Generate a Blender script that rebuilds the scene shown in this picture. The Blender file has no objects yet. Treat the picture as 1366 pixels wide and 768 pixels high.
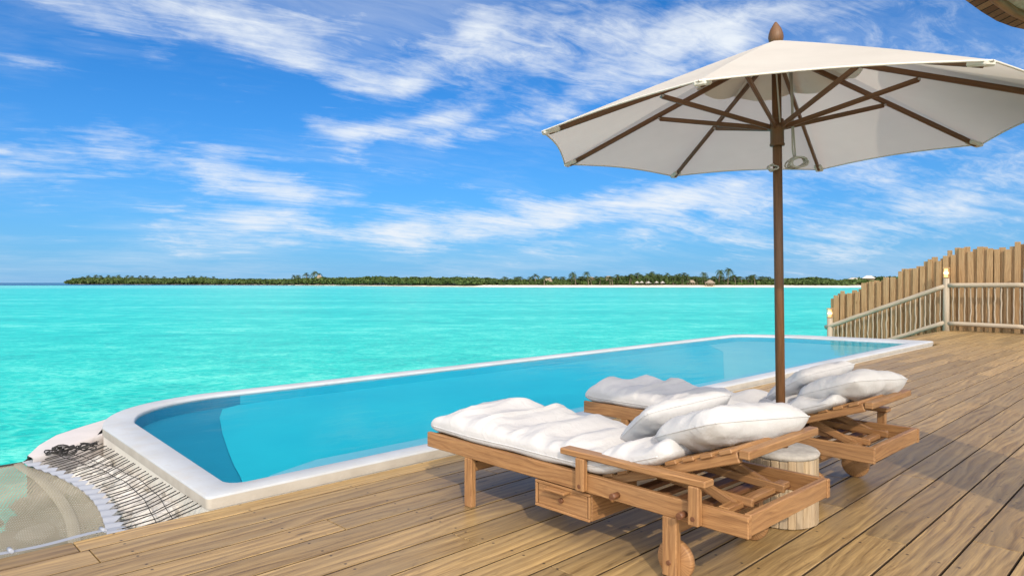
import bpy, math, random
from mathutils import Vector, Matrix, noise as mnoise
R = math.radians
random.seed(7)
scene = bpy.context.scene
col = scene.collection

# ------------------------------------------------------------------ camera
CAM_H = 1.22
F = 910.7                      # focal length in pixels of the 1366 px wide frame
PITCH = math.atan(7.0 / F)
cam_data = bpy.data.cameras.new("camera")
cam_data.lens = 24.0; cam_data.sensor_width = 36.0
cam_data.clip_start = 0.05; cam_data.clip_end = 60000
cam = bpy.data.objects.new("camera", cam_data); col.objects.link(cam)
cam.location = (0, 0, CAM_H); cam.rotation_euler = (math.pi / 2 - PITCH, 0, 0)
scene.camera = cam

# ------------------------------------------------------------------ light
SUN_EL, SUN_X, SUN_Y = R(33), 0.15, -0.99       # low warm sun behind the camera
sun_d = bpy.data.lights.new("sun", 'SUN'); sun_d.energy = 2.3; sun_d.angle = R(0.8)
sun_d.color = (1.0, 0.84, 0.64)
sun = bpy.data.objects.new("sun", sun_d); col.objects.link(sun)
to_sun = Vector((SUN_X * math.cos(SUN_EL), SUN_Y * math.cos(SUN_EL), math.sin(SUN_EL))).normalized()
sun.rotation_euler = to_sun.to_track_quat('Z', 'Y').to_euler()
scene.view_settings.view_transform = 'Standard'; scene.view_settings.look = 'None'
scene.view_settings.gamma = 1.0; scene.view_settings.use_curve_mapping = False
scene.view_settings.exposure = 0.28
SKY_STRENGTH = 0.10


class G:
    """small helper around a node tree"""
    def __init__(s, nt): s.nt = nt
    def n(s, t, **kw):
        nd = s.nt.nodes.new(t)
        for k, v in kw.items(): setattr(nd, k, v)
        return nd
    def put(s, sock, v):
        if isinstance(v, bpy.types.NodeSocket): s.nt.links.new(v, sock)
        elif v is not None:
            if sock.type == 'RGBA' and len(v) == 3: v = (*v, 1)
            sock.default_value = v
    def m(s, op, a, b=None, c=None, clamp=False):
        nd = s.n('ShaderNodeMath', operation=op); nd.use_clamp = clamp
        for i, v in enumerate((a, b, c)): s.put(nd.inputs[i], v) if v is not None else None
        return nd.outputs[0]
    def v(s, op, a, b=None):
        nd = s.n('ShaderNodeVectorMath', operation=op)
        s.put(nd.inputs[0], a)
        if b is not None: s.put(nd.inputs[3 if op == 'SCALE' else 1], b)
        return nd.outputs['Value'] if op in ('LENGTH', 'DOT_PRODUCT') else nd.outputs[0]
    def mix(s, f, a, b, blend='MIX'):
        nd = s.n('ShaderNodeMix', data_type='RGBA', blend_type=blend)
        s.put(nd.inputs[0], f); s.put(nd.inputs[6], a); s.put(nd.inputs[7], b)
        return nd.outputs[2]
    def noise(s, vec, scale, detail=4, rough=.55, dist=0.0):
        nd = s.n('ShaderNodeTexNoise'); s.put(nd.inputs['Vector'], vec)
        nd.inputs['Scale'].default_value = scale; nd.inputs['Detail'].default_value = detail
        nd.inputs['Roughness'].default_value = rough; nd.inputs['Distortion'].default_value = dist
        return nd.outputs['Fac']
    def mapr(s, x, a, b, c=0.0, d=1.0, smooth=False):
        nd = s.n('ShaderNodeMapRange'); nd.interpolation_type = 'SMOOTHSTEP' if smooth else 'LINEAR'
        nd.clamp = True
        for i, q in enumerate((x, a, b, c, d)): s.put(nd.inputs[i], q)
        return nd.outputs[0]
    def xyz(s, x, y, z=0.0):
        nd = s.n('ShaderNodeCombineXYZ')
        for i, q in enumerate((x, y, z)): s.put(nd.inputs[i], q)
        return nd.outputs[0]
    def sep(s, vec):
        nd = s.n('ShaderNodeSeparateXYZ'); s.put(nd.inputs[0], vec); return nd.outputs
    def bump(s, h, strength=.3, dist=.01):
        nd = s.n('ShaderNodeBump'); nd.inputs['Strength'].default_value = strength
        nd.inputs['Distance'].default_value = dist; s.put(nd.inputs['Height'], h); return nd.outputs[0]


def build_world():
    w = bpy.data.worlds.new("World"); scene.world = w; w.use_nodes = True
    nt = w.node_tree; nt.nodes.clear(); g = G(nt)
    out = g.n('ShaderNodeOutputWorld'); bg = g.n('ShaderNodeBackground')
    bg.inputs['Strength'].default_value = SKY_STRENGTH
    nt.links.new(bg.outputs[0], out.inputs[0])
    sky = g.n('ShaderNodeTexSky', sky_type='NISHITA'); sky.sun_disc = False
    sky.sun_elevation = SUN_EL
    sky.sun_rotation = math.atan2(to_sun.x, to_sun.y)
    sky.air_density = 1.0; sky.dust_density = 0.6; sky.ozone_density = 2.5
    d = g.v('NORMALIZE', g.n('ShaderNodeTexCoord').outputs['Generated'])
    x, y, z = g.sep(d)
    zc = g.m('MAXIMUM', z, 0.0)
    az = g.m('ARCTAN2', x, y); el = g.m('ARCSINE', zc)
    # tint: deep tropical blue
    skyc = g.mix(1.0, sky.outputs[0], SKY_TINT, 'MULTIPLY')
    hs = g.n('ShaderNodeHueSaturation'); hs.inputs['Saturation'].default_value = SKY_SAT
    g.put(hs.inputs['Color'], skyc); skyc = hs.outputs[0]
    # cloud sheet coordinates (a flat layer seen in perspective)
    k = g.m('ADD', zc, 0.16)
    px = g.m('DIVIDE', x, k); py = g.m('DIVIDE', y, k)
    a = R(28)
    sx = g.m('ADD', g.m('MULTIPLY', px, math.cos(a)), g.m('MULTIPLY', py, math.sin(a)))
    sy = g.m('SUBTRACT', g.m('MULTIPLY', py, math.cos(a)), g.m('MULTIPLY', px, math.sin(a)))
    p0 = g.xyz(px, py, 3.7)
    warp = g.n('ShaderNodeTexNoise'); g.put(warp.inputs['Vector'], p0); warp.inputs['Scale'].default_value = 1.3
    warp.inputs['Detail'].default_value = 3
    wv = g.v('SCALE', g.v('SUBTRACT', warp.outputs['Color'], (.5, .5, .5)), 0.9)
    pst = g.v('ADD', g.xyz(g.m('MULTIPLY', sx, 0.75), g.m('MULTIPLY', sy, 2.1), 0.0), wv)
    fib0 = g.noise(pst, 1.9, 10, .62, .5)
    fine_ = g.noise(g.v('ADD', g.xyz(g.m('MULTIPLY', sx, 1.6), g.m('MULTIPLY', sy, 5.2), 2.0), wv), 3.2, 8, .68, .8)
    fib = g.m('ADD', g.m('MULTIPLY', fib0, .58), g.m('MULTIPLY', fine_, .42))
    big = g.noise(g.v('ADD', p0, (11, 4, 0)), 0.9, 4, .5, .2)
    puff = g.noise(g.v('ADD', g.xyz(g.m('MULTIPLY', az, 6.0), g.m('MULTIPLY', el, 14.0), 0), (3, 8, 1)), 1.6, 7, .58, .2)

    def blob(cx, cy, hw, hh, rot, s, acc):
        ax = math.atan((cx - 683) / F); ae = math.atan((377 - cy) / math.hypot(F, cx - 683))
        dx = g.m('SUBTRACT', az, ax); dy = g.m('SUBTRACT', el, ae); t = R(rot)
        sc = math.cos(ax) ** 2
        qx = g.m('MULTIPLY', g.m('ADD', g.m('MULTIPLY', dx, math.cos(t)), g.m('MULTIPLY', dy, math.sin(t))), F / hw / max(sc, .4))
        qy = g.m('MULTIPLY', g.m('SUBTRACT', g.m('MULTIPLY', dy, math.cos(t)), g.m('MULTIPLY', dx, math.sin(t))), F / hh)
        r2 = g.m('ADD', g.m('MULTIPLY', qx, qx), g.m('MULTIPLY', qy, qy))
        e = g.m('MULTIPLY', g.m('EXPONENT', g.m('MULTIPLY', r2, -1.0)), s)
        return e if acc is None else g.m('ADD', acc, e)
    acc = None
    for b in CLOUDS: acc = blob(*b, acc)
    # elsewhere round the horizon: ordinary scattered cloud, more of it behind the camera
    front = g.mapr(y, -0.2, 0.5, 1.0, 0.0, True)
    acc = g.m('ADD', acc, g.m('MULTIPLY', front, 0.55))
    f1 = g.m('ADD', g.m('MULTIPLY', fib, 0.62), g.m('MULTIPLY', puff, 0.38))
    f1 = g.m('ADD', f1, g.m('MULTIPLY', g.m('SUBTRACT', big, .5), 0.35))
    f1 = g.m('ADD', g.m('MULTIPLY', g.m('SUBTRACT', f1, .5), 1.75), .47)
    dens = g.mapr(g.m('ADD', f1, g.m('MULTIPLY', acc, 0.28)), 0.515, 1.04, 0, 1, True)
    veil = g.mapr(g.m('ADD', g.m('MULTIPLY', big, .6), g.m('MULTIPLY', fib, .5)), .46, .80, 0, .36, True)
    dens = g.m('MAXIMUM', dens, veil)
    lowhaze = g.m('MULTIPLY', g.m('EXPONENT', g.m('MULTIPLY', el, -6.0)), 0.78)
    hz = g.mix(lowhaze, skyc, HAZE_COL)
    final = g.mix(dens, hz, CLOUD_COL)
    # sky round the sun brightened and warmed, added as fill from behind the camera
    cs = g.v('DOT_PRODUCT', d, tuple(to_sun))
    glow = g.mapr(cs, -.05, .9, 0, 1, True)
    final = g.mix(glow, final, g.mix(.55, g.mix(1.0, final, BACK_FILL_GAIN, 'MULTIPLY'), BACK_FILL_COL))
    nt.links.new(final, bg.inputs['Color'])


BACK_FILL_GAIN = (2.6, 2.3, 2.0)
BACK_FILL_COL = (36, 31.5, 26)
SKY_TINT = (0.03, 0.54, 1.08)
SKY_SAT = 1.25
HAZE_COL = (2.7, 4.7, 7.4)
CLOUD_COL = (6.9, 7.4, 8.0)
CLOUDS = [  # centre x, y, half width, half height (pixels of the photo seen as directions), tilt, amount
    (505, 172, 95, 15, 8, 1.0), (440, 172, 60, 9, -18, .55), (600, 155, 50, 14, 15, .6),
    (690, 165, 80, 17, 14, .9), (545, 122, 40, 14, 20, .6), (575, 190, 22, 8, 10, .5),
    (760, 55, 190, 60, 20, .85), (650, 40, 90, 30, 30, .45), (900, 70, 110, 45, 10, .8),
    (180, 45, 240, 40, -8, .42), (380, 60, 180, 42, -14, .46), (430, 95, 90, 16, -20, .4),
    (60, 215, 120, 26, -4, .62), (240, 205, 150, 26, -9, .62), (330, 245, 200, 30, -8, .5), (40, 85, 45, 8, 4, .6),
    (140, 165, 40, 26, -30, .5), (500, 225, 120, 22, 4, .4), (730, 285, 240, 26, 6, .75), (640, 255, 120, 12, -14, .4),
    (900, 270, 220, 40, 2, .65), (1180, 270, 220, 60, 6, .66), (1240, 90, 140, 60, 20, .55),
    (230, 285, 260, 22, -2, .4), (500, 300, 300, 20, 0, .42), (1120, 338, 60, 13, 0, .62), (1330, 230, 90, 50, 10, .5),
    (120, 110, 160, 14, -10, .4), (300, 20, 260, 26, -6, .5), (560, 90, 120, 20, 24, .5), (820, 110, 120, 24, 12, .6), (1000, 30, 120, 30, 14, .5), (420, 260, 180, 16, -6, .5), (1200, 180, 160, 40, 12, .6),
    (1090, 20, 200, 26, 4, .5), (800, 320, 500, 20, 0, .36), (350, 330, 500, 16, 0, .3),
]
build_world()

# ------------------------------------------------------------------ frames of the place
UA = R(45.66)
UX, UY = math.sin(UA), math.cos(UA)            # along the deck boards
VX, VY = -UY, UX                                # across the boards, towards the pool
def uv(u, v, z=0.0): return Vector((u * UX + v * VX, u * UY + v * VY, z))
DECK_ROT = math.pi / 2 - UA                     # local x = u, local y = v
def uvof(p): return (p.x * UX + p.y * UY, p.x * VX + p.y * VY)
def ray(px, py):
    a, b = (px - 683) / F, (384 - py) / F
    return Vector((a, math.cos(PITCH) + b * math.sin(PITCH), -math.sin(PITCH) + b * math.cos(PITCH)))
def onz(px, py, z):
    r = ray(px, py); t = (z - CAM_H) / r.z
    return Vector((r.x * t, r.y * t, z))
def ondepth(px, py, Y):
    r = ray(px, py); t = Y / r.y
    return Vector((r.x * t, Y, CAM_H + r.z * t))

# ------------------------------------------------------------------ object helpers
def tag(o, label=None, cat=None, group=None, kind=None):
    if label: o['label'] = label
    if cat: o['category'] = cat
    if group: o['group'] = group
    if kind: o['kind'] = kind
    return o
def empty(name, loc, rz=0.0, label=None, cat=None, group=None):
    o = bpy.data.objects.new(name, None); col.objects.link(o)
    o.location = loc; o.rotation_euler = (0, 0, rz); o.empty_display_size = .2
    return tag(o, label, cat, group)

class MB:
    """collects boxes, tubes and lathes, then links them as one mesh object"""
    def __init__(s): s.v, s.f, s.uv, s.sm, s.mi = [], [], [], [], []
    def face(s, idx, uvs, smooth=False, mi=0): s.f.append(idx); s.uv.append(uvs); s.sm.append(smooth); s.mi.append(mi)
    def box(s, size, M=None, bev=.004, grain=None, mi=0):
        h = [q / 2 for q in size]; bev = min(bev, min(h) * .6); M = M or Matrix.Identity(4)
        ga = grain if grain is not None else max(range(3), key=lambda i: size[i])
        oth = [i for i in range(3) if i != ga]; ro, rv = random.random() * 50, random.random() * 50
        base = len(s.v); idx = {}; loc = []
        for sx in (-1, 1):
            for sy in (-1, 1):
                for sz in (-1, 1):
                    sg = (sx, sy, sz)
                    for k in range(3):
                        p = [sg[i] * (h[i] - (0 if i == k else bev)) for i in range(3)]
                        idx[(sg, k)] = base + len(loc); loc.append(p)
        s.v += [tuple(M @ Vector(p)) for p in loc]
        def u(i, k):
            p = loc[i - base]
            if k == ga: return (p[oth[0]] * .35 + ro, p[oth[1]] + rv)
            return (p[ga] + ro, p[oth[0]] + (p[oth[1]] if k == oth[0] else 0) * 1 + rv + (0.3 if k == oth[0] else 0))
        for k in range(3):
            a, b = [i for i in range(3) if i != k]
            for sk in (-1, 1):
                ids = []
                for sa, sb in ((-1, -1), (1, -1), (1, 1), (-1, 1)):
                    sg = [0, 0, 0]; sg[k] = sk; sg[a] = sa; sg[b] = sb; ids.append(idx[(tuple(sg), k)])
                s.face(ids, [u(i, k) for i in ids], mi=mi)
        for k in range(3):           # edges running along k
            a, b = [i for i in range(3) if i != k]
            for sa in (-1, 1):
                for sb in (-1, 1):
                    q = []
                    for sk, ax in ((-1, a), (1, a), (1, b), (-1, b)):
                        sg = [0, 0, 0]; sg[k] = sk; sg[a] = sa; sg[b] = sb; q.append(idx[(tuple(sg), ax)])
                    s.face(q, [u(i, a) for i in q], mi=mi)
        for sx in (-1, 1):
            for sy in (-1, 1):
                for sz in (-1, 1):
                    q = [idx[((sx, sy, sz), k)] for k in range(3)]
                    s.face(q, [u(i, 0) for i in q], mi=mi)
        return s
    def at(s, c, size, bev=.004, rot=None, grain=None, mi=0):
        M = Matrix.Translation(Vector(c))
        if rot is not None: M = M @ rot
        return s.box(size, M, bev, grain, mi)
    def beam(s, a, b, w, h, bev=.004, up=(0, 0, 1), mi=0):
        a, b = Vector(a), Vector(b); d = b - a; L = d.length; y = d.normalized()
        up = Vector(up); x = y.cross(up).normalized(); z = x.cross(y)
        M = Matrix(((x.x, y.x, z.x, 0), (x.y, y.y, z.y, 0), (x.z, y.z, z.z, 0), (0, 0, 0, 1)))
        return s.box((w, L, h), Matrix.Translation((a + b) / 2) @ M, bev, 1, mi)
    def tube(s, pts, rad, n=10, cap=True, mi=0, smooth=True):
        pts = [Vector(p) for p in pts]
        rads = rad if isinstance(rad, (list, tuple)) else [rad] * len(pts)
        rings = []; L = 0; ro = random.random() * 30; ref = None
        for i, p in enumerate(pts):
            d = (pts[min(i + 1, len(pts) - 1)] - pts[max(i - 1, 0)]).normalized()
            if ref is None: ref = Vector((0, 0, 1)) if abs(d.z) < .9 else Vector((1, 0, 0))
            x = d.cross(ref).normalized(); y = x.cross(d); ref = y
            if i: L += (p - pts[i - 1]).length
            b = len(s.v)
            for j in range(n):
                t = 2 * math.pi * j / n
                s.v.append(tuple(p + (x * math.cos(t) + y * math.sin(t)) * rads[i]))
            rings.append((b, L))
        for i in range(len(rings) - 1):
            (a, la), (b, lb) = rings[i], rings[i + 1]
            for j in range(n):
                k = (j + 1) % n; r = rads[i] * 2 * math.pi / n
                s.face([a + j, a + k, b + k, b + j], [(la + ro, j * r), (la + ro, (j + 1) * r), (lb + ro, (j + 1) * r), (lb + ro, j * r)], smooth, mi)
        if cap:
            for (b, l) in (rings[0], rings[-1]):
                s.face([b + j for j in range(n)], [(l + .35 * math.cos(2 * math.pi * j / n) * rads[0], math.sin(2 * math.pi * j / n) * rads[0]) for j in range(n)], False, mi)
        return s
    def lathe(s, prof, M=None, n=24, mi=0, smooth=True):
        M = M or Matrix.Identity(4); b = len(s.v)
        for (r, z) in prof:
            for j in range(n):
                t = 2 * math.pi * j / n; s.v.append(tuple(M @ Vector((r * math.cos(t), r * math.sin(t), z))))
        for i in range(len(prof) - 1):
            for j in range(n):
                k = (j + 1) % n; q = [b + i * n + j, b + i * n + k, b + (i + 1) * n + k, b + (i + 1) * n + j]
                s.face(q, [(prof[i][1], j / n), (prof[i][1], (j + 1) / n), (prof[i + 1][1], (j + 1) / n), (prof[i + 1][1], j / n)], smooth, mi)
        for i in (0, len(prof) - 1):
            if prof[i][0] > 1e-5: s.face([b + i * n + j for j in range(n)], [(math.cos(2 * math.pi * j / n) * prof[i][0], math.sin(2 * math.pi * j / n) * prof[i][0]) for j in range(n)], False, mi)
        return s
    def grid(s, fn, nu, nv, smooth=True, mi=0, wrap_u=False, uvs=None):
        b = len(s.v); nn = nu if wrap_u else nu + 1
        for i in range(nn):
            for j in range(nv + 1): s.v.append(tuple(fn(i / nu, j / nv)))
        sc = uvs or (1, 1)
        for i in range(nu):
            for j in range(nv):
                i2 = (i + 1) % nn
                q = [b + i * (nv + 1) + j, b + i2 * (nv + 1) + j, b + i2 * (nv + 1) + j + 1, b + i * (nv + 1) + j + 1]
                s.face(q, [(i / nu * sc[0], j / nv * sc[1]), ((i + 1) / nu * sc[0], j / nv * sc[1]), ((i + 1) / nu * sc[0], (j + 1) / nv * sc[1]), (i / nu * sc[0], (j + 1) / nv * sc[1])], smooth, mi)
        return s
    def prism(s, poly, z0, z1, mi=0, top=True, bottom=True, side=None):
        b = len(s.v); n = len(poly)
        for z in (z0, z1):
            for p in poly: s.v.append((p[0], p[1], z))
        for i in range(n):
            j = (i + 1) % n; s.face([b + i, b + j, b + n + j, b + n + i], [(0, 0)] * 4, False, mi if side is None else side)
        if top: s.face([b + n + i for i in range(n)], [(poly[i][0], poly[i][1]) for i in range(n)], False, mi)
        if bottom: s.face([b + i for i in range(n)][::-1], [(poly[i][0], poly[i][1]) for i in range(n)][::-1], False, mi)
        return s
    def quad(s, pts, uvs=None, mi=0, smooth=False):
        b = len(s.v); s.v += [tuple(p) for p in pts]
        s.face(list(range(b, b + len(pts))), uvs or [(p[0], p[1]) for p in pts], smooth, mi); return s
    def build(s, name, mats, parent=None, fix=True):
        me = bpy.data.meshes.new(name); me.from_pydata(s.v, [], s.f)
        ul = me.uv_layers.new(name="UVMap"); flat = []
        for q in s.uv:
            for t in q: flat += [t[0], t[1]]
        ul.data.foreach_set("uv", flat)
        me.polygons.foreach_set("use_smooth", s.sm); 
        for m in (mats if isinstance(mats, (list, tuple)) else [mats]): me.materials.append(m)
        me.polygons.foreach_set("material_index", s.mi)
        if fix:
            import bmesh
            bm = bmesh.new(); bm.from_mesh(me); bmesh.ops.recalc_face_normals(bm, faces=bm.faces); bm.to_mesh(me); bm.free()
        me.update()
        o = bpy.data.objects.new(name, me); col.objects.link(o)
        if parent is not None: o.parent = parent
        return o

# ------------------------------------------------------------------ materials
def mat(name):
    m = bpy.data.materials.new(name); m.use_nodes = True
    nt = m.node_tree; nt.nodes.clear(); g = G(nt)
    out = g.n('ShaderNodeOutputMaterial'); b = g.n('ShaderNodeBsdfPrincipled')
    nt.links.new(b.outputs[0], out.inputs[0])
    return m, g, b, out

def wood(name, dark, light, grey=None, grey_amt=0.0, rough=.55, scale=1.0, var=.35, knots=True, screws=False, coat=0.0):
    m, g, b, out = mat(name)
    uvn = g.n('ShaderNodeUVMap').outputs[0]
    geo = g.n('ShaderNodeNewGeometry'); rnd = geo.outputs['Random Per Island']
    off = g.v('SCALE', g.xyz(1, 0.37, 0), g.m('MULTIPLY', rnd, 37.0))
    uvo = g.v('ADD', uvn, off)
    st = g.v('MULTIPLY', uvo, (1.3 * scale, 34 * scale, 1))
    wn = g.noise(g.v('MULTIPLY', uvo, (1.0 * scale, 4.5 * scale, 1)), 1.0, 2, .45)
    st2 = g.v('ADD', st, g.xyz(0, g.m('MULTIPLY', wn, 6.5), 0))
    fine = g.noise(g.v('MULTIPLY', uvo, (5 * scale, 150 * scale, 1)), 1.0, 4, .65)
    grain = g.noise(st2, 1.0, 5, .62, .1)
    x, y, _ = g.sep(st2)
    rings = g.m('SINE', g.m('ADD', g.m('MULTIPLY', y, 3.4), g.m('MULTIPLY', grain, 7.0)))
    t = g.m('ADD', g.m('MULTIPLY', grain, .48), g.m('MULTIPLY', fine, .46))
    t = g.m('ADD', t, g.m('MULTIPLY', rings, .045))
    t = g.mapr(t, .32, .64)
    c = g.mix(t, dark, light)
    vv = g.m('ADD', 1.0 - var / 2, g.m('MULTIPLY', rnd, var))
    c = g.mix(1.0, c, g.xyz(vv, vv, vv), 'MULTIPLY')
    if grey is not None:
        pt = g.noise(g.v('MULTIPLY', uvo, (1.3, 5, 1)), 1.1, 5, .6)
        c = g.mix(g.mapr(pt, .40, .72, 0, grey_amt), c, grey)
        sp = g.noise(g.v('MULTIPLY', uvo, (9, 26, 1)), 1.0, 4, .65)
        c = g.mix(g.mapr(sp, .60, .74, 0, .55 if screws else .25), c, tuple(q * .55 for q in dark))
    if knots:
        kn = g.n('ShaderNodeTexVoronoi'); g.put(kn.inputs['Vector'], g.v('MULTIPLY', uvo, (2.1, 8.5, 1))); kn.inputs['Scale'].default_value = 1.0
        km = g.m('MULTIPLY', g.mapr(kn.outputs['Distance'], .05, .14, 1, 0, True), g.m('GREATER_THAN', g.sep(kn.outputs['Color'])[0], .52))
        c = g.mix(g.m('MULTIPLY', km, .6), c, tuple(q * .3 for q in dark))
    if screws:
        ux, uy, _ = g.sep(uvn)
        sx = g.m('SUBTRACT', g.m('FRACT', g.m('DIVIDE', ux, .62)), .5)
        sy = g.m('SUBTRACT', g.m('ABSOLUTE', uy), .062)
        d2 = g.m('SQRT', g.m('ADD', g.m('POWER', g.m('MULTIPLY', sx, .62), 2), g.m('POWER', sy, 2)))
        c = g.mix(g.mapr(d2, .0045, .0085, .9, 0), c, (.025, .018, .013))
    g.put(b.inputs['Base Color'], c)
    g.put(b.inputs['Roughness'], g.mapr(fine, .2, .8, rough - .1, rough + .14))
    g.put(b.inputs['Normal'], g.bump(g.m('ADD', g.m('MULTIPLY', fine, .6), grain), .28, .002))
    b.inputs['Specular IOR Level'].default_value = .4
    return m

def plain(name, c, rough=.6, bumpscale=None, bstr=.2, bdist=.003, c2=None, cscale=3, metallic=0, spec=.5, detail=4, sheen=0):
    m, g, b, out = mat(name)
    tc = g.n('ShaderNodeTexCoord').outputs['Object']
    if c2 is not None:
        g.put(b.inputs['Base Color'], g.mix(g.mapr(g.noise(tc, cscale, 5, .6), .35, .68), c, c2))
    else: g.put(b.inputs['Base Color'], c)
    b.inputs['Roughness'].default_value = rough; b.inputs['Metallic'].default_value = metallic
    b.inputs['Specular IOR Level'].default_value = spec
    if bumpscale: g.put(b.inputs['Normal'], g.bump(g.noise(tc, bumpscale, detail, .6), bstr, bdist))
    return m

def cloth(name, c, trans=0.0, weave=900, wr=14, wstr=.35):
    m, g, b, out = mat(name)
    tc = g.n('ShaderNodeTexCoord').outputs['Object']
    n1 = g.noise(tc, weave, 2, .5); n2 = g.noise(tc, wr, 5, .55, .6)
    rg = g.m('ABSOLUTE', g.m('SUBTRACT', g.noise(tc, wr * .55, 3, .5, 1.2), .5))
    n2 = g.m('ADD', n2, g.m('MULTIPLY', g.mapr(rg, 0, .09, 1, 0, True), .13))
    g.put(b.inputs['Base Color'], g.mix(g.mapr(g.noise(tc, 6, 4), .35, .7), c, tuple(q * .93 for q in c)))
    b.inputs['Roughness'].default_value = .9; b.inputs['Specular IOR Level'].default_value = .2
    g.put(b.inputs['Normal'], g.bump(g.m('ADD', g.m('MULTIPLY', n1, .12), n2), wstr, .01))
    if trans:
        tr = g.n('ShaderNodeBsdfTranslucent'); g.put(tr.inputs[0], c)
        mx = g.n('ShaderNodeMixShader'); mx.inputs[0].default_value = trans
        g.nt.links.new(b.outputs[0], mx.inputs[1]); g.nt.links.new(tr.outputs[0], mx.inputs[2]); g.nt.links.new(mx.outputs[0], out.inputs[0])
    return m

M = {}
M['deck'] = wood('deck_wood', (.13, .076, .028), (.47, .32, .138), grey=(.25, .185, .10), grey_amt=.6, rough=.44, var=.58, screws=True)
M['teak'] = wood('teak_wood', (.19, .085, .033), (.47, .255, .105), grey=(.34, .22, .125), grey_amt=.35, rough=.5, scale=2.2, var=.22, knots=False)
M['teak_shaded'] = wood('teak_shaded', (.10, .042, .018), (.26, .125, .058), rough=.5, scale=2.2, var=.3, knots=False)  # dark oiled teak with the rack slats' shade put into the colour
M['dowel'] = wood('dowel_wood', (.10, .04, .02), (.2, .09, .045), rough=.45, scale=3, knots=False)
M['parasol_wood'] = wood('parasol_wood', (.095, .044, .018), (.19, .090, .038), rough=.42, scale=2.5, var=.12, knots=False)
M['stump_wood'] = wood('stump_wood', (.26, .18, .10), (.52, .40, .26), grey=(.40, .36, .30), grey_amt=.5, rough=.75, scale=2, var=.4)
M['stump_top'] = plain('stump_top', (.46, .435, .40), .8, 25, .5, .01, (.27, .25, .225), 11)
M['picket'] = wood('picket_wood', (.25, .14, .060), (.52, .33, .165), grey=(.40, .295, .18), grey_amt=.4, rough=.75, var=.65, scale=1.2)
M['driftwood'] = wood('driftwood', (.26, .21, .15), (.46, .39, .30), grey=(.38, .34, .29), grey_amt=.5, rough=.8, var=.22, scale=1.5, knots=False)
M['white'] = cloth('white_cotton', (.56, .56, .57), 0.0, 900, 13, .5)
M['canopy'] = cloth('canopy_cloth', (.65, .625, .595), 0.38, 1200, 3.0, .10)
M['canopy_tip'] = cloth('canopy_tip_cloth', (.74, .70, .64), 0.1)
M['cord'] = plain('pale_cord', (.42, .40, .35), .8)
M['black_cord'] = plain('black_cord', (.018, .017, .016), .7)
def rim_mat():
    m, g, b, out = mat('pool_rim_render'); tc = g.n('ShaderNodeTexCoord').outputs['Object']
    n1 = g.noise(tc, 1.6, 6, .65, .5); n2 = g.noise(tc, 14, 5, .7); n3 = g.noise(g.v('MULTIPLY', tc, (3, 3, 14)), 2.0, 4, .6)
    c = g.mix(g.mapr(n1, .38, .70), (.45, .485, .525), (.38, .40, .42))
    c = g.mix(g.mapr(n2, .58, .72, 0, .35), c, (.36, .34, .30))
    c = g.mix(g.m('MULTIPLY', g.mapr(n3, .5, .7), .30), c, (.42, .38, .32))
    g.put(b.inputs['Base Color'], c); b.inputs['Roughness'].default_value = .6
    g.put(b.inputs['Normal'], g.bump(g.m('ADD', n2, g.noise(tc, 70, 3)), .25, .003)); return m
M['pool_rim'] = rim_mat()
M['pool_wall'] = plain('pool_wall_render', (.66, .63, .58), .8, 40, .3, .004, (.56, .53, .48), 3)
M['metal'] = plain('metal', (.35, .33, .30), .4, metallic=1)
M['dark'] = plain('batten_and_gap_dark', (.03, .025, .02), .5)
M['gap_shade'] = plain('gap_shade', (.06, .036, .018), .9)  # board sides coloured dark to paint the shade inside the gaps
M['rock'] = plain('rubble', (.60, .59, .575), .9, 12, .8, .03, (.36, .345, .33), 6)
M['tape'] = cloth('white_tape', (.33, .36, .42), 0.0, 300, 20)

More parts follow.
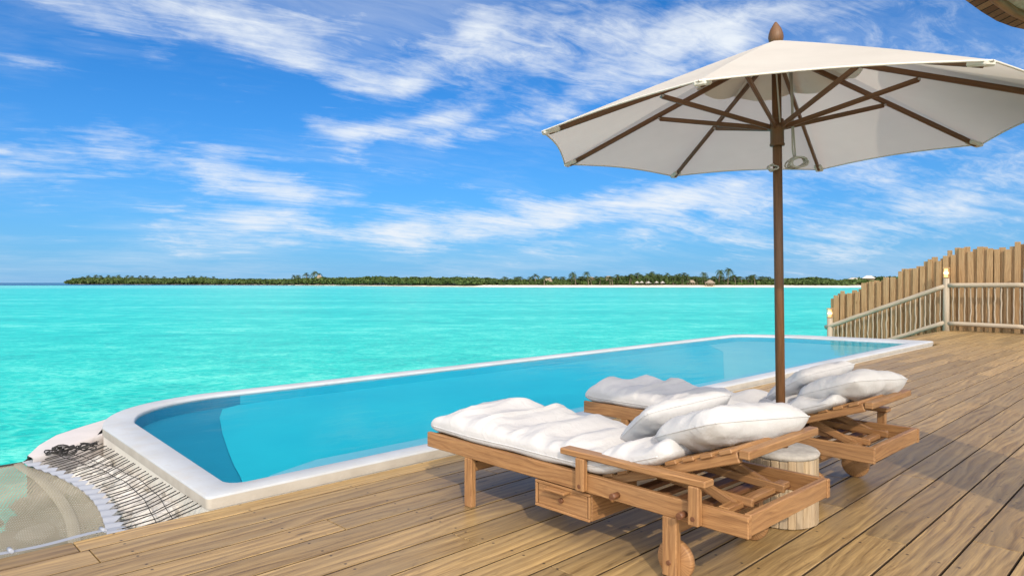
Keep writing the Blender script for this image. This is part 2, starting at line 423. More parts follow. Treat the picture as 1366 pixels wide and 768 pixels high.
# ================================================================== SETTING
SEA_Z = -1.5
def sea_material():
    m, g, b, out = mat('lagoon_water')
    pos = g.n('ShaderNodeNewGeometry').outputs['Position']
    dist = g.v('LENGTH', g.v('MULTIPLY', pos, (1, 1, 0)))
    x, y, z = g.sep(pos)
    pv = g.v('MULTIPLY', pos, (.95, 1.1, 0))
    wp = g.n('ShaderNodeTexNoise'); g.put(wp.inputs['Vector'], pv); wp.inputs['Scale'].default_value = .9
    pw = g.v('ADD', pv, g.v('SCALE', g.v('SUBTRACT', wp.outputs['Color'], (.5, .5, .5)), .8))
    n1 = g.noise(pw, 4.2, 6, .68, .8)            # ripple refraction, decimetres
    n2 = g.noise(pw, .55, 5, .6, .4)             # metre patches
    n3 = g.noise(g.v('MULTIPLY', pos, (.02, .09, 0)), 1.0, 5, .6)   # far bands of sand and weed
    n4 = g.noise(g.v('MULTIPLY', pos, (.2, .34, 0)), 1.0, 5, .62)
    near = g.mapr(dist, 12, 70, 1.0, .25)
    t = g.m('ADD', g.m('MULTIPLY', g.m('SUBTRACT', n1, .5), g.m('MULTIPLY', near, 1.8)), g.m('MULTIPLY', g.m('SUBTRACT', n2, .5), 1.0))
    t = g.m('ADD', t, g.m('MULTIPLY', g.m('SUBTRACT', n4, .5), .55))
    t = g.m('ADD', g.m('ADD', t, g.m('MULTIPLY', g.m('SUBTRACT', n3, .5), 1.1)), .5)
    c = g.mix(g.mapr(t, .18, .52), SEA_A, SEA_B)
    c = g.mix(g.mapr(t, .52, .95), c, SEA_C)
    # bright caustic net over the shallow sand near the deck
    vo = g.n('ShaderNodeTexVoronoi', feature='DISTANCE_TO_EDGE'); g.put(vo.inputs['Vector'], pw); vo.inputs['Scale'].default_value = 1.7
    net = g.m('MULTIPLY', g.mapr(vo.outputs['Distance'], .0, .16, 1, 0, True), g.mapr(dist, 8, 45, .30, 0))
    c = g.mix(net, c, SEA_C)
    # pale shallows along the island, deep channel beyond the reef on the left
    sh = g.mapr(g.m('ADD', y, g.m('MULTIPLY', n3, 120)), 330, 470, 0, .55, True)
    c = g.mix(sh, c, (.22, .62, .58))
    deep = g.m('MULTIPLY', g.mapr(g.m('ADD', y, g.m('MULTIPLY', n3, 60)), 640, 720, 0, 1, True), g.mapr(x, -60, -170, 0, 1, True))
    c = g.mix(deep, c, (.012, .06, .13))
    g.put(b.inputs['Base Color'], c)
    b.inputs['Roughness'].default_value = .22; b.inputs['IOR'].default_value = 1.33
    b.inputs['Specular IOR Level'].default_value = .07
    hw = g.m('ADD', g.m('MULTIPLY', n1, .6), n2)
    bn = g.n('ShaderNodeBump'); g.put(bn.inputs['Height'], hw); bn.inputs['Distance'].default_value = .16
    g.put(bn.inputs['Strength'], g.mapr(dist, 10, 300, .5, .25)); g.put(b.inputs['Normal'], bn.outputs[0])
    return m
SEA_A, SEA_B, SEA_C = (.006, .40, .36), (.012, .53, .45), (.17, .74, .61)
S = 25000
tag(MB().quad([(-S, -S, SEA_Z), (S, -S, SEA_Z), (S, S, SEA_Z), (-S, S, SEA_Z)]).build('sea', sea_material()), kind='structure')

# ---- deck: separate boards, 0.2 m wide, running along u
def build_deck():
    mb = MB(); rnd = random.Random(3)
    gap = .0105
    def strip(v0, v1, u0, u1):
        u = u0 - rnd.random() * 3.5
        if v0 > 3.5: u = -6.0
        first = True
        while u < u1:
            L = rnd.choice((3.72, 4.34, 4.96, 3.1))
            if v0 > 3.5 and v0 < 3.7 and first: L = 6.76
            first = False
            a, b_ = max(u, u0), min(u + L, u1)
            if b_ - a > .05:
                mb.at(((a + b_) / 2, (v0 + v1) / 2, -.016), (b_ - a - .005, v1 - v0 - gap, .032), .0022, grain=0)
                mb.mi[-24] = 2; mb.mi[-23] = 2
                # screw pattern needs board-centred uv
                k = len(mb.uv)
                ids = range(k - 26, k)
                for f in ids:
                    mb.uv[f] = [(mb.v[i][0], mb.v[i][1] - (v0 + v1) / 2) for i in mb.f[f]]
            u += L
    v = .984 - .2 * 24
    while v < 3.70:
        v1 = v + .2
        if v1 > 3.7: v1 = 3.745
        strip(v, v1, -6.2, 20.25 if v1 < 3.72 else 20.25); v = v1 if v1 < 3.74 else 9
    v = 3.745
    while v < 4.72:
        strip(v, min(v + .2, 4.8), 15.62, 20.25); v += .2
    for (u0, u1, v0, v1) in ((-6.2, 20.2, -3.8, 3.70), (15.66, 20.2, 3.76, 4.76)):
        mb.at(((u0 + u1) / 2, (v0 + v1) / 2, -.041), (u1 - u0, v1 - v0, .006), .001, grain=0, mi=1)  # dark sheet added below the boards so the gaps read as shaded
    d = mb.build('deck', [M['deck'], M['dark'], M['gap_shade']]); d.rotation_euler.z = DECK_ROT
    tag(d, kind='structure')
    # joists and fascia below
    fb = MB()
    u = -6.0
    while u < 20: fb.at((u, -.1, -.13), (.06, 7.3, .16), .003); u += .62
    fb.at((4.4, 3.68, -.2), (21, .05, .30), .004)
    fb.at((17.95, 4.74, -.2), (4.5, .05, .30), .004)
    for uu in range(-6, 21, 4):
        for vv in (-3.4, 0, 3.4): fb.tube([uv0(uu, vv, -3.2), uv0(uu, vv, -.2)], .14, 12)
    o = fb.build('deck_frame', M['picket']); o.rotation_euler.z = DECK_ROT; tag(o, kind='structure')
def uv0(a, b_, z): return (a, b_, z)
build_deck()

# ---- pool -------------------------------------------------------------
RIM_Z, WATER_Z = .07, .048
def arc(cx, cy, r, a0, a1, n): return [(cx + r * math.cos(R(a0 + (a1 - a0) * i / n)), cy + r * math.sin(R(a0 + (a1 - a0) * i / n))) for i in range(n + 1)]
def rounded(poly, radii, n=10):
    out = []
    k = len(poly)
    for i, p in enumerate(poly):
        r = radii[i]; p = Vector(p); a = Vector(poly[i - 1]); c = Vector(poly[(i + 1) % k])
        d1 = (a - p).normalized(); d2 = (c - p).normalized()
        if r < .01: 
            out.append(tuple(p)); continue
        ang = d1.angle(d2); t = r / math.tan(ang / 2)
        s_, e_ = p + d1 * t, p + d2 * t
        for q in range(n + 1):
            f = q / n; out.append(tuple((1 - f) ** 2 * s_ + 2 * f * (1 - f) * (p * .72 + (s_ + e_) * .14) + f * f * e_))
    return out
OUT = rounded([(1.38, 3.745), (15.42, 3.80), (15.05, 6.3), (14.3, 7.42), (2.92, 7.32), (1.50, 7.32)], [.03, .12, .8, .5, 0, 1.2], 14)
INN = rounded([(1.56, 3.905), (14.62, 4.03), (14.42, 6.3), (13.9, 7.20), (2.96, 7.11), (1.76, 7.11)], [.10, .12, .7, .5, 0, .98], 14)
def build_pool():
    t = empty('infinity_pool', uv(0, 0, 0), DECK_ROT, 'long white-rimmed infinity pool with rounded end set between the deck and the lagoon', 'swimming pool')
    n = len(OUT); mb = MB()
    # rim: rounded outer lip, flat top, inner lip
    rings = []
    def off(poly, other, f): return [((1 - f) * a[0] + f * c[0], (1 - f) * a[1] + f * c[1]) for a, c in zip(poly, other)]
    prof = [(0, .002), (0, .058), (.012, .066), (.04, .0698), (.5, .070), (.955, .0698), (.985, .066), (1.0, .058), (1.0, .036)]
    for f, z in prof:
        b = len(mb.v); p = off(OUT, INN, f); mb.v += [(q[0], q[1], z) for q in p]; rings.append(b)
    for r in range(len(rings) - 1):
        for i in range(n):
            j = (i + 1) % n
            mb.face([rings[r] + i, rings[r] + j, rings[r + 1] + j, rings[r + 1] + i], [(0, 0)] * 4, True)
    mb.mi = [1 if k < n else 0 for k in range(len(mb.f))]
    mb.build('rim', [M['pool_rim'], M['rim_side']], t)
    mb = MB(); mb.prism([(1.80, 3.93), (13.9, 4.03), (13.8, 4.28), (2.3, 4.27), (1.9, 4.12)], -.052, .012); mb.build('near_step', M['pool_ledge'], t)
    # outer shell down to the sea
    mb = MB(); sh = off(OUT, INN, .03); b0 = len(mb.v)
    mb.v += [(q[0], q[1], .003) for q in sh] + [(q[0], q[1], -2.6) for q in sh]
    for i in range(n):
        j = (i + 1) % n; mb.face([i, j, n + j, n + i], [(0, 0)] * 4)
    mb.build('outer_wall', M['pool_wall'], t)
    # inner basin: deep curved end on the left, shallow shelf over the rest
    mb = MB(); zb = -.064
    mb.v += [(q[0], q[1], .037) for q in INN] + [(q[0], q[1], zb) for q in INN]
    for i in range(n):
        j = (i + 1) % n; mb.face([i, j, n + j, n + i], [(0, 0)] * 4, mi=1 if (INN[i][0] + INN[j][0]) / 2 > 2.98 else 0)
    mb.face([n + i for i in range(n)], [(0, 0)] * n)
    mb.build('basin', [M['pool_deep'], M['pool_shelf']], t)
    zs = -.055
    curve = []
    for p in [(326, 650), (320, 634), (312, 620), (304.5, 601.6), (296.7, 578), (292.8, 557), (296.7, 545.6), (306, 537), (318, 530)]:
        w = onz(p[0], p[1], zs); curve.append((w.x * UX + w.y * UY, w.x * VX + w.y * VY))
    inner = [(q[0], q[1]) for q in INN]
    # clip the basin outline to the right of the curve
    poly = []
    far = [q for q in inner if q[1] > 6.9 and q[0] > curve[-1][0] + .1]
    right = [q for q in inner if q[0] > 10]
    poly = [(c[0], min(max(c[1], 3.92), 7.09)) for c in curve] + [(2.90, 7.108)]
    right.sort(key=lambda q: math.atan2(q[1] - 5.5, q[0] - 12))
    poly = poly + [(q[0] - .004, q[1] + (.004 if q[1] < 5 else -.004)) for q in reversed(right)] + [(curve[0][0], 3.925)]
    mb = MB(); mb.prism(poly, zb - .02, zs, mi=0, side=1); mb.build('shelf', [M['pool_shelf'], M['pool_deep']], t)
    # pale floor patch towards the far end, painting in the sky's reflection
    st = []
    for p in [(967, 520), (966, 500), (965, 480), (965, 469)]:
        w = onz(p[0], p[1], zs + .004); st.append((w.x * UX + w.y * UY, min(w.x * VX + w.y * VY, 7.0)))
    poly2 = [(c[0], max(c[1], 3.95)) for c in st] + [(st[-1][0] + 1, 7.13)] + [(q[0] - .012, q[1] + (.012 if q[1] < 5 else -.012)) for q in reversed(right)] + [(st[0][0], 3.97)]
    mb = MB(); mb.prism(poly2, zs - .02, zs + .004); mb.build('reflection_patch', M['pool_reflect'], t)
    mb = MB(); mb.face([i for i in range(n)], [(0, 0)] * n); mb.v = [(q[0], q[1], WATER_Z) for q in off(OUT, INN, .985)]
    wtr = mb.build('pool_water', M['pool_water'], t, fix=False)
    return t
def pool_paint(name, c, c2):
    return plain(name, c, .6, None, c2=c2, cscale=.8)
M['pool_deep'] = pool_paint('pool_deep_paint', (.005, .26, .40), (.007, .30, .45))
M['pool_shelf'] = pool_paint('pool_shelf_paint', (.010, .52, .66), (.018, .58, .70))
M['pool_reflect'] = pool_paint('pool_reflect_paint', (.15, .58, .67), (.19, .62, .70))
def pool_water():
    m, g, b, out = mat('pool_water')
    tr = g.n('ShaderNodeBsdfTransparent'); g.put(tr.inputs[0], (.86, .97, .985))
    gl = g.n('ShaderNodeBsdfGlossy'); gl.inputs['Roughness'].default_value = .02
    pos = g.n('ShaderNodeTexCoord').outputs['Object']
    h = g.m('ADD', g.noise(g.v('MULTIPLY', pos, (1.0, 2.2, 0)), 2.2, 3, .5, .4), g.m('MULTIPLY', g.noise(pos, 9, 2), .12))
    bn = g.bump(h, .16, .02)
    fr = g.n('ShaderNodeFresnel'); fr.inputs['IOR'].default_value = 1.30; g.put(fr.inputs['Normal'], bn); g.put(gl.inputs['Normal'], bn)
    mx = g.n('ShaderNodeMixShader'); g.put(mx.inputs[0], g.m('MULTIPLY', g.m('POWER', fr.outputs[0], 1.8), .8))
    g.nt.links.new(tr.outputs[0], mx.inputs[1]); g.nt.links.new(gl.outputs[0], mx.inputs[2]); g.nt.links.new(mx.outputs[0], out.inputs[0])
    return m
M['pool_ledge'] = pool_paint('pool_ledge_paint', (.20, .56, .70), (.24, .60, .73))
M['rim_side'] = plain('rim_side_shaded', (.40, .375, .335), .85, 45, .35, .004, (.33, .305, .265), 5)  # beige render, darkened to paint shade onto the upright outer face
M['pool_water'] = pool_water()
build_pool()

# ---- the villa whose eave shows at the top right; its mass shades the deck
def build_villa():
    t = empty('thatched_porch', (0, 0, 0), 0, 'round thatched porch roof whose curved eave hangs into the top right corner', 'porch roof')
    ZE = 2.45
    edge = [(3.0, -.2), (3.05, .4), (3.2, .70)]
    for p in [(1287, 0), (1310, 16.5), (1330, 28.5), (1350, 36), (1366, 39.5)]:
        edge.append(uvof(onz(p[0], p[1], ZE)))
    edge += [(4.4, .45), (4.6, .1), (4.65, -.4), (4.5, -.9), (4.1, -1.2), (3.5, -1.2), (3.1, -.8)]
    # resample
    pts = []
    for i in range(len(edge)):
        a, b_ = Vector(edge[i]), Vector(edge[(i + 1) % len(edge)])
        k = max(1, int((b_ - a).length / .12))
        pts += [a.lerp(b_, q / k) for q in range(k)]
    def ridge(p): return Vector((min(max(p.x, 3.6), 4.0), -.25))
    def ring(f, z0=0): 
        o = []
        for p in pts:
            q = p.lerp(ridge(p), f); d = (q - p).length
            o.append(tuple(uv(q.x, q.y, ZE + .55 * d + z0)))
        return o
    n = len(pts)
    def skin(rings, name, m, cols=None):
        mb = MB()
        for r in rings: mb.v += r
        for k in range(len(rings) - 1):
            L = 0
            for i in range(n):
                j = (i + 1) % n; sl = (pts[j] - pts[i]).length
                mb.face([k * n + i, k * n + j, (k + 1) * n + j, (k + 1) * n + i], [(k, L), (k, L + sl), (k + 1, L + sl), (k + 1, L)], False)
                L += sl
        return mb.build(name, m, t)
    skin([ring(0, .16), ring(.2, .17), ring(.5, .17), ring(.97, .17), ring(1.0, .17)], 'roof_thatch', M['thatch'])
    skin([ring(.001, .16), ring(0, .0), ring(.055, -.012), ring(.06, .03)], 'eave_edge', M['shingle'])
    skin([ring(.06, .0), ring(.3, .0), ring(.97, 0)], 'soffit', M['soffit'])
    mb = MB()
    e2 = ring(.062, .0)
    for i in range(n):
        j = (i + 1) % n; mb.tube([e2[i], e2[j]], .022, 8, False)
    mb.build('eave_beam', M['teak'], t)
    mb = MB()
    for i in range(0, n, 4): mb.tube([ring(.07, -.006)[i], ring(.8, -.006)[i]], .010, 6, False)
    mb.build('batten', M['dark'], t)
    mb = MB()
    mb.at(uv(3.85, -1.0, 1.25), (1.1, .10, 2.54), .01, Matrix.Rotation(DECK_ROT, 4, 'Z'))
    mb.build('wall', M['picket'], t)
    for (u, v_) in ((3.4, -.95), (4.3, -.9)):
        MB().tube([uv(u, v_, 0), uv(u, v_, 2.55)], .07, 12).build('post', M['driftwood'], t)
def thatch_mat():
    m, g, b, out = mat('thatch'); uvn = g.n('ShaderNodeUVMap').outputs[0]
    f = g.noise(g.v('MULTIPLY', uvn, (3, 60, 1)), 1, 5, .6)
    g.put(b.inputs['Base Color'], g.mix(g.mapr(f, .3, .7), (.16, .12, .08), (.36, .29, .21))); b.inputs['Roughness'].default_value = .95
    g.put(b.inputs['Normal'], g.bump(f, .8, .03)); return m
def shingle_mat():
    m, g, b, out = mat('shingle_edge'); uvn = g.n('ShaderNodeUVMap').outputs[0]
    x, y, _ = g.sep(uvn)
    cell = g.m('FLOOR', g.m('MULTIPLY', y, 14)); wn = g.n('ShaderNodeTexWhiteNoise', noise_dimensions='1D'); g.put(wn.inputs['W'], cell)
    fr = g.m('FRACT', g.m('MULTIPLY', y, 14)); gap = g.m('LESS_THAN', fr, .14)
    f = g.noise(g.v('MULTIPLY', uvn, (8, 60, 1)), 1, 4, .6)
    c = g.mix(wn.outputs[0], (.22, .10, .045), (.50, .27, .13)); c = g.mix(g.mapr(f, .3, .7, 0, .5), c, (.05, .025, .012)); c = g.mix(gap, c, (.01, .006, .004))
    g.put(b.inputs['Base Color'], c); b.inputs['Roughness'].default_value = .85
    return m
def soffit_mat():
    m, g, b, out = mat('soffit_mat'); uvn = g.n('ShaderNodeUVMap').outputs[0]
    f = g.noise(g.v('MULTIPLY', uvn, (5, 45, 1)), 1, 5, .6)
    g.put(b.inputs['Base Color'], g.mix(g.mapr(f, .3, .7), (.58, .49, .38), (.80, .71, .58))); b.inputs['Roughness'].default_value = .9
    g.put(b.inputs['Normal'], g.bump(f, .6, .02)); return m
M['thatch'], M['shingle'], M['soffit'] = thatch_mat(), shingle_mat(), soffit_mat()
build_villa()

# ================================================================== OBJECTS
# ---- sun loungers
L_ROT = R(43.2); LW = .74
H1 = Vector((.874, 2.517, 0))
WD = Vector((math.cos(L_ROT), math.sin(L_ROT), 0)); LD = Vector((-math.sin(L_ROT), math.cos(L_ROT), 0))
H2 = H1 + Vector((1.022, 1.048, 0))
HINGE_Y, HINGE_Z, HEAD_Y, HEAD_Z = .72, .345, .05, .585
def bz(y):                                    # centre line of the backrest slats
    return HINGE_Z + (HEAD_Z - HINGE_Z) * (HINGE_Y - y) / (HINGE_Y - HEAD_Y)

def build_lounger(loc, mirror, label):
    t = empty('sun_lounger', loc, L_ROT, label, 'sun lounger', 'wooden sun loungers')
    X = (lambda x: LW - x) if mirror else (lambda x: x)
    teak = M['teak']
    def part(name, fn, m=teak, parent=t):
        mb = MB(); fn(mb); return mb.build(name, m, parent)
    for x in (.014, LW - .014):
        part('side_rail', lambda mb: mb.at((x, 1.0, .310), (.028, 2.0, .084), .004))
    part('end_board', lambda mb: mb.at((LW / 2, .019, .313), (LW - .057, .030, .082), .004, grain=0))
    part('end_board', lambda mb: mb.at((LW / 2, 1.981, .305), (LW - .057, .030, .070), .004, grain=0))
    for x in (.018, LW - .018):
        part('leg', lambda mb: mb.at((x, 1.63, .134), (.036, .060, .267), .004, grain=2))
        lg = part('leg', lambda mb: mb.at((x, .345, .146), (.036, .068, .243), .004, grain=2))
        ix = .052 if x < .3 else LW - .052
        def wheel(mb, ix=ix):
            mb.lathe([(.0, -.016), (.076, -.016), (.082, -.011), (.082, .011), (.076, .016), (.0, .016)], Matrix.Translation((ix, .345, .083)) @ Matrix.Rotation(math.pi / 2, 4, 'Y'), 36)
        w = part('wheel', wheel)
        def bolt(mb, x=x):
            s_ = -1 if x < .3 else 1
            mb.tube([(x + s_ * .010, .345, .083), (x + s_ * .024, .345, .083)], .010, 10)
        part('axle_bolt', bolt, M['dowel'], w)
    part('stretcher', lambda mb: mb.at((LW / 2, 1.63, .215), (LW - .075, .024, .050), .003, grain=0))
    part('stretcher', lambda mb: mb.at((LW / 2, .345, .215), (LW - .075, .024, .050), .003, grain=0))
    for k in range(6): part('slat', lambda mb: mb.at((LW / 2, .085 + .105 * k, .288), (LW - .060, .052, .018), .003, grain=0), M['teak_shaded'])
    for k in range(12): part('slat', lambda mb: mb.at((LW / 2, .79 + .1 * k, .338), (LW - .060, .062, .018), .003, grain=0))
    # tilted backrest
    ang = math.atan2(HEAD_Z - HINGE_Z, HINGE_Y - HEAD_Y)
    fr = MB()
    for x in (.075, LW - .075): fr.beam((x, HINGE_Y + .02, HINGE_Z - .03), (x, HEAD_Y + .025, HEAD_Z - .035), .030, .044)
    fr.beam((.058, HEAD_Y, HEAD_Z - .022), (LW - .058, HEAD_Y, HEAD_Z - .018), .044, .034)
    bk = fr.build('backrest', teak, t)
    for k in range(8):
        y = HEAD_Y + .075 + .083 * k
        part('slat', lambda mb: mb.at((LW / 2, y, bz(y) + .004), (LW - .10, .056, .018), .003, Matrix.Rotation(-ang, 4, 'X'), grain=0), teak, bk)
    # folding prop that holds the backrest up
    pr = MB()
    for x in (.20, LW - .20):
        pr.beam((x, .42, bz(.42) - .045), (x, .16, .312), .026, .040)
        pr.beam((x + (.03 if x < .3 else -.03), .10, .330), (x + (.03 if x < .3 else -.03), .56, bz(.56) - .05), .022, .034)
    pr.beam((.10, .16, .318), (LW - .10, .16, .318), .046, .026)
    pr.build('prop_frame', teak, t)
    # armrest on the outer side
    part('armrest', lambda mb: mb.at((X(.008), .545, .440), (.070, .76, .028), .005))
    part('armrest_post', lambda mb: mb.at((X(-.017), .80, .352), (.032, .050, .148), .004, grain=2))
    part('armrest_post', lambda mb: mb.at((X(-.017), .215, .349), (.032, .048, .154), .004, grain=2))
    for y in (.605, .27): part('peg', lambda mb: mb.tube([(X(.004), y, .300), (X(-.046), y, .300)], .0135, 12), M['dowel'])
    for y in (.80, .215): part('dowel_head', lambda mb: mb.tube([(X(-.030), y, .300), (X(-.0345), y, .300)], .010, 12), M['dowel'])
    # little drawer under the rail
    def body(mb):
        mb.at((X(.19), .775, .199), (.34, .014, .128), .003); mb.at((X(.19), 1.108, .199), (.34, .014, .128), .003)
        mb.at((X(.355), .9415, .199), (.014, .318, .128), .003); mb.at((X(.19), .9415, .142), (.34, .318, .012), .003)
    dr = part('drawer_box', body)
    def front(mb):
        mb.at((X(.014), .9415, .199), (.016, .310, .104), .004)
        for z in (.142, .256): mb.at((X(.008), .9415, z), (.014, .347, .014), .003)
        for y in (.775, 1.108): mb.at((X(.0085), y, .199), (.013, .014, .099), .003)
    df = part('drawer_front', front, teak, dr)
    part('handle', lambda mb: mb.at((X(-.016), .955, .243), (.046, .13, .013), .004), teak, dr)
    part('drawer_peg', lambda mb: mb.tube([(X(.008), .9415, .196), (X(-.006), .9415, .196)], .012, 12), M['dowel'], dr)
    return t
build_lounger(H1, False, 'near wooden sun lounger with its armrest and little drawer facing the open deck')
build_lounger(H2, True, 'far wooden sun lounger behind the parasol pole with its wheel end beside open boards')

def local(Hp, x, y, z): return Hp + WD * x + LD * y + Vector((0, 0, z))

# mattress: lumpy cotton pad following the frame
def build_mattress(Hp, seed, label, t0=.36):
    t1 = 2.015
    def centre(y):
        # height of the support below the pad, with a soft bend at the hinge
        s = .075; d = y - HINGE_Y
        k = (HEAD_Z - HINGE_Z) / (HINGE_Y - HEAD_Y)
        return HINGE_Z + .008 + k * (-d + math.sqrt(d * d + s * s)) / 2
    def f(a, sx):
        pass
    mb = MB(); nu, nv = 150, 56
    hw = .362
    rows = []
    for i in range(nu + 1):
        y = t0 + (t1 - t0) * i / nu
        e = min(i, nu - i) / nu * (t1 - t0)
        endf = min(1.0, e / .085); endf = math.sqrt(max(0.0, 1 - (1 - endf) ** 2))
        row = []
        for j in range(nv):
            a = 2 * math.pi * j / nv
            c, s_ = math.cos(a), math.sin(a)
            xx = math.copysign(abs(c) ** .42, c); zz = math.copysign(abs(s_) ** .62, s_)
            wob = mnoise.noise(Vector((y * 3.2 + seed, math.copysign(1, c) * 2, seed))) * .018
            x = LW / 2 + xx * (hw * (.93 + .07 * endf) + wob * (1 if abs(xx) > .5 else 0))
            lump = math.sin((y + .10 * mnoise.noise(Vector((x * 2, y * 2, seed)))) * 2 * math.pi / .30 + seed)
            n1 = mnoise.noise(Vector((x * 3.0, y * 4.5, seed + 1)))
            n2 = mnoise.fractal(Vector((x * 6 + y * 3, y * 13, seed + 3)), 1.0, 2.0, 3)
            r3 = 1 - abs(mnoise.noise(Vector((x * 4.0 + y * 5, y * 7.5 - x * 2, seed + 9))))
            th = .108 + .020 * lump * (1 - .5 * xx * xx) + .030 * n1 + .013 * n2 + .030 * (r3 - .8)
            if y > 1.55: th += .018
            if y < .8: th -= .006
            if zz > 0:
                z = centre(y) + .034 + (th - .034) * zz * endf
            else:
                sag = .012 * mnoise.noise(Vector((y * 6, x, seed + 4)))
                z = centre(y) + .034 + (.050 + sag * abs(xx)) * zz * endf
            row.append((x, y - (0 if True else 0), z))
        rows.append(row)
    for r_ in rows: mb.v += r_
    for i in range(nu):
        for j in range(nv):
            k = (j + 1) % nv
            mb.face([i * nv + j, i * nv + k, (i + 1) * nv + k, (i + 1) * nv + j], [(0, 0)] * 4, True)
    mb.face(list(range(nv)), [(0, 0)] * nv, True); mb.face([nu * nv + j for j in range(nv)], [(0, 0)] * nv, True)
    o = mb.build('lounger_mattress', M['white'])
    o.location = Hp; o.rotation_euler.z = L_ROT
    tag(o, label, 'mattress', 'white lounger mattresses')
    # stitched edge
    sb = MB()
    for sgn in (0, nv // 2):
        sb.tube([(rows[i][sgn][0], rows[i][sgn][1], rows[i][sgn][2]) for i in range(4, nu - 3)], .0035, 6)
    s2 = sb.build('seam_piping', M['white'], o)
    return o
build_mattress(H1, 1.3, 'rumpled white mattress lying on the near lounger above the drawer')
build_mattress(H2, 6.1, 'white mattress on the far lounger, its foot end closest to the pool', .20)

def build_pillow(Hp, c, size, rot, seed, label):
    """c: centre in lounger coordinates, rot: Euler in the lounger frame"""
    L, Wd, T = size
    mb = MB(); n = 40; top = {}; mid = []
    def shape(s, t, sg):
        # square to pillow: pinched sides, pointed corners
        px = s * (1 - .10 * t ** 4 * s * s - .02 * (1 - t * t))
        py = t * (1 - .10 * s ** 4 * t * t - .02 * (1 - s * s))
        h = (max(0.0, 1 - s ** 4) ** .60) * (max(0.0, 1 - t ** 4) ** .60)
        edge = 1 - max(abs(s), abs(t))
        wr = mnoise.fractal(Vector((s * 2.2 + seed, t * 2.2, sg + seed)), 1.0, 2.0, 3) * .10
        crease = (1 - abs(mnoise.noise(Vector((s * 3.1 + t * 1.5, t * 2.6, seed + sg * 3)))) ) ** 3 * .05
        q = max(0, 1 - edge / .35)
        pucker = math.sin(12 * math.atan2(t, s) + seed) * .035 * q * min(1, edge / .06)
        return Vector((px * L / 2, py * Wd / 2, sg * T / 2 * max(0, h * (1 + wr * 2.0) + pucker * 1.2 - crease * h)))
    for sg in (1, -1):
        for i in range(n + 1):
            for j in range(n + 1):
                s, t = -1 + 2 * i / n, -1 + 2 * j / n
                s = math.sin(s * math.pi / 2); t = math.sin(t * math.pi / 2)
                e = i in (0, n) or j in (0, n)
                if e and sg == -1: top[(sg, i, j)] = top[(1, i, j)]; continue
                top[(sg, i, j)] = len(mb.v); mb.v.append(tuple(shape(s, t, sg)))
    for sg in (1, -1):
        for i in range(n):
            for j in range(n):
                q = [top[(sg, i, j)], top[(sg, i + 1, j)], top[(sg, i + 1, j + 1)], top[(sg, i, j + 1)]]
                mb.face(q, [(0, 0)] * 4, True)
    o = mb.build('pillow', M['white'])
    rim = [top[(1, i, 0)] for i in range(n)] + [top[(1, n, j)] for j in range(n)] + [top[(1, n - i, n)] for i in range(n)] + [top[(1, 0, n - j)] for j in range(n + 1)]
    sb = MB().tube([mb.v[i] for i in rim], .0035, 6, False); sb.build('seam_piping', M['white'], o)
    fr = Matrix.Rotation(L_ROT, 4, 'Z')
    from mathutils import Euler
    o.matrix_world = Matrix.Translation(local(Hp, *c)) @ fr @ Euler([R(q) for q in rot], 'XYZ').to_matrix().to_4x4()
    tag(o, label, 'pillow', 'white pillows on the loungers')
    return o
P1 = build_pillow(H1, (.37, .27, .592), (.64, .40, .175), (-20, 3, -13), 2.2, 'plump white pillow along the raised head end of the near lounger')
P2 = build_pillow(H1, (.47, .63, .565), (.50, .40, .125), (-32, -8, -24), 5.7, 'white pillow tucked behind the plump one on the near lounger')
P3 = build_pillow(H2, (.38, .25, .605), (.62, .40, .17), (-20, 3, -10), 9.4, 'white pillow at the raised head end of the far lounger')
P4 = build_pillow(H2, (.52, .56, .595), (.50, .40, .13), (-30, -6, -16), 12.1, 'white pillow nearest the parasol pole on the far lounger')

# ---- parasol stand: round tub of upright wooden staves with a pale lid
SX, SY = 1.395, 3.53
def build_stand():
    t = empty('parasol_stand', (SX, SY, 0), .2, 'drum of upright pale wooden staves with a whitish top holding the parasol pole', 'parasol stand')
    st = MB(); n = 27; rr = .176
    rnd = random.Random(5)
    for k in range(n):
        a = 2 * math.pi * k / n
        h = .335 + rnd.uniform(-.004, .004)
        M4 = Matrix.Rotation(a, 4, 'Z') @ Matrix.Translation((rr - .011 + rnd.uniform(-.003, .003), 0, h / 2 + .003))
        st.box((.024, 2 * math.pi * rr / n * .965, h), M4, .004, 2)
    st.build('stave', M['stump_wood'], t)
    lid = MB(); lid.lathe([(0.03, .30), (.160, .30), (.170, .338), (.182, .343), (.185, .355), (.176, .366), (.1, .372), (.03, .372)], None, 40)
    lid.build('lid', M['stump_top'], t)
    MB().tube([(0, 0, .37), (0, 0, .40)], .034, 16).build('collar', M['parasol_wood'], t)
    return t
build_stand()

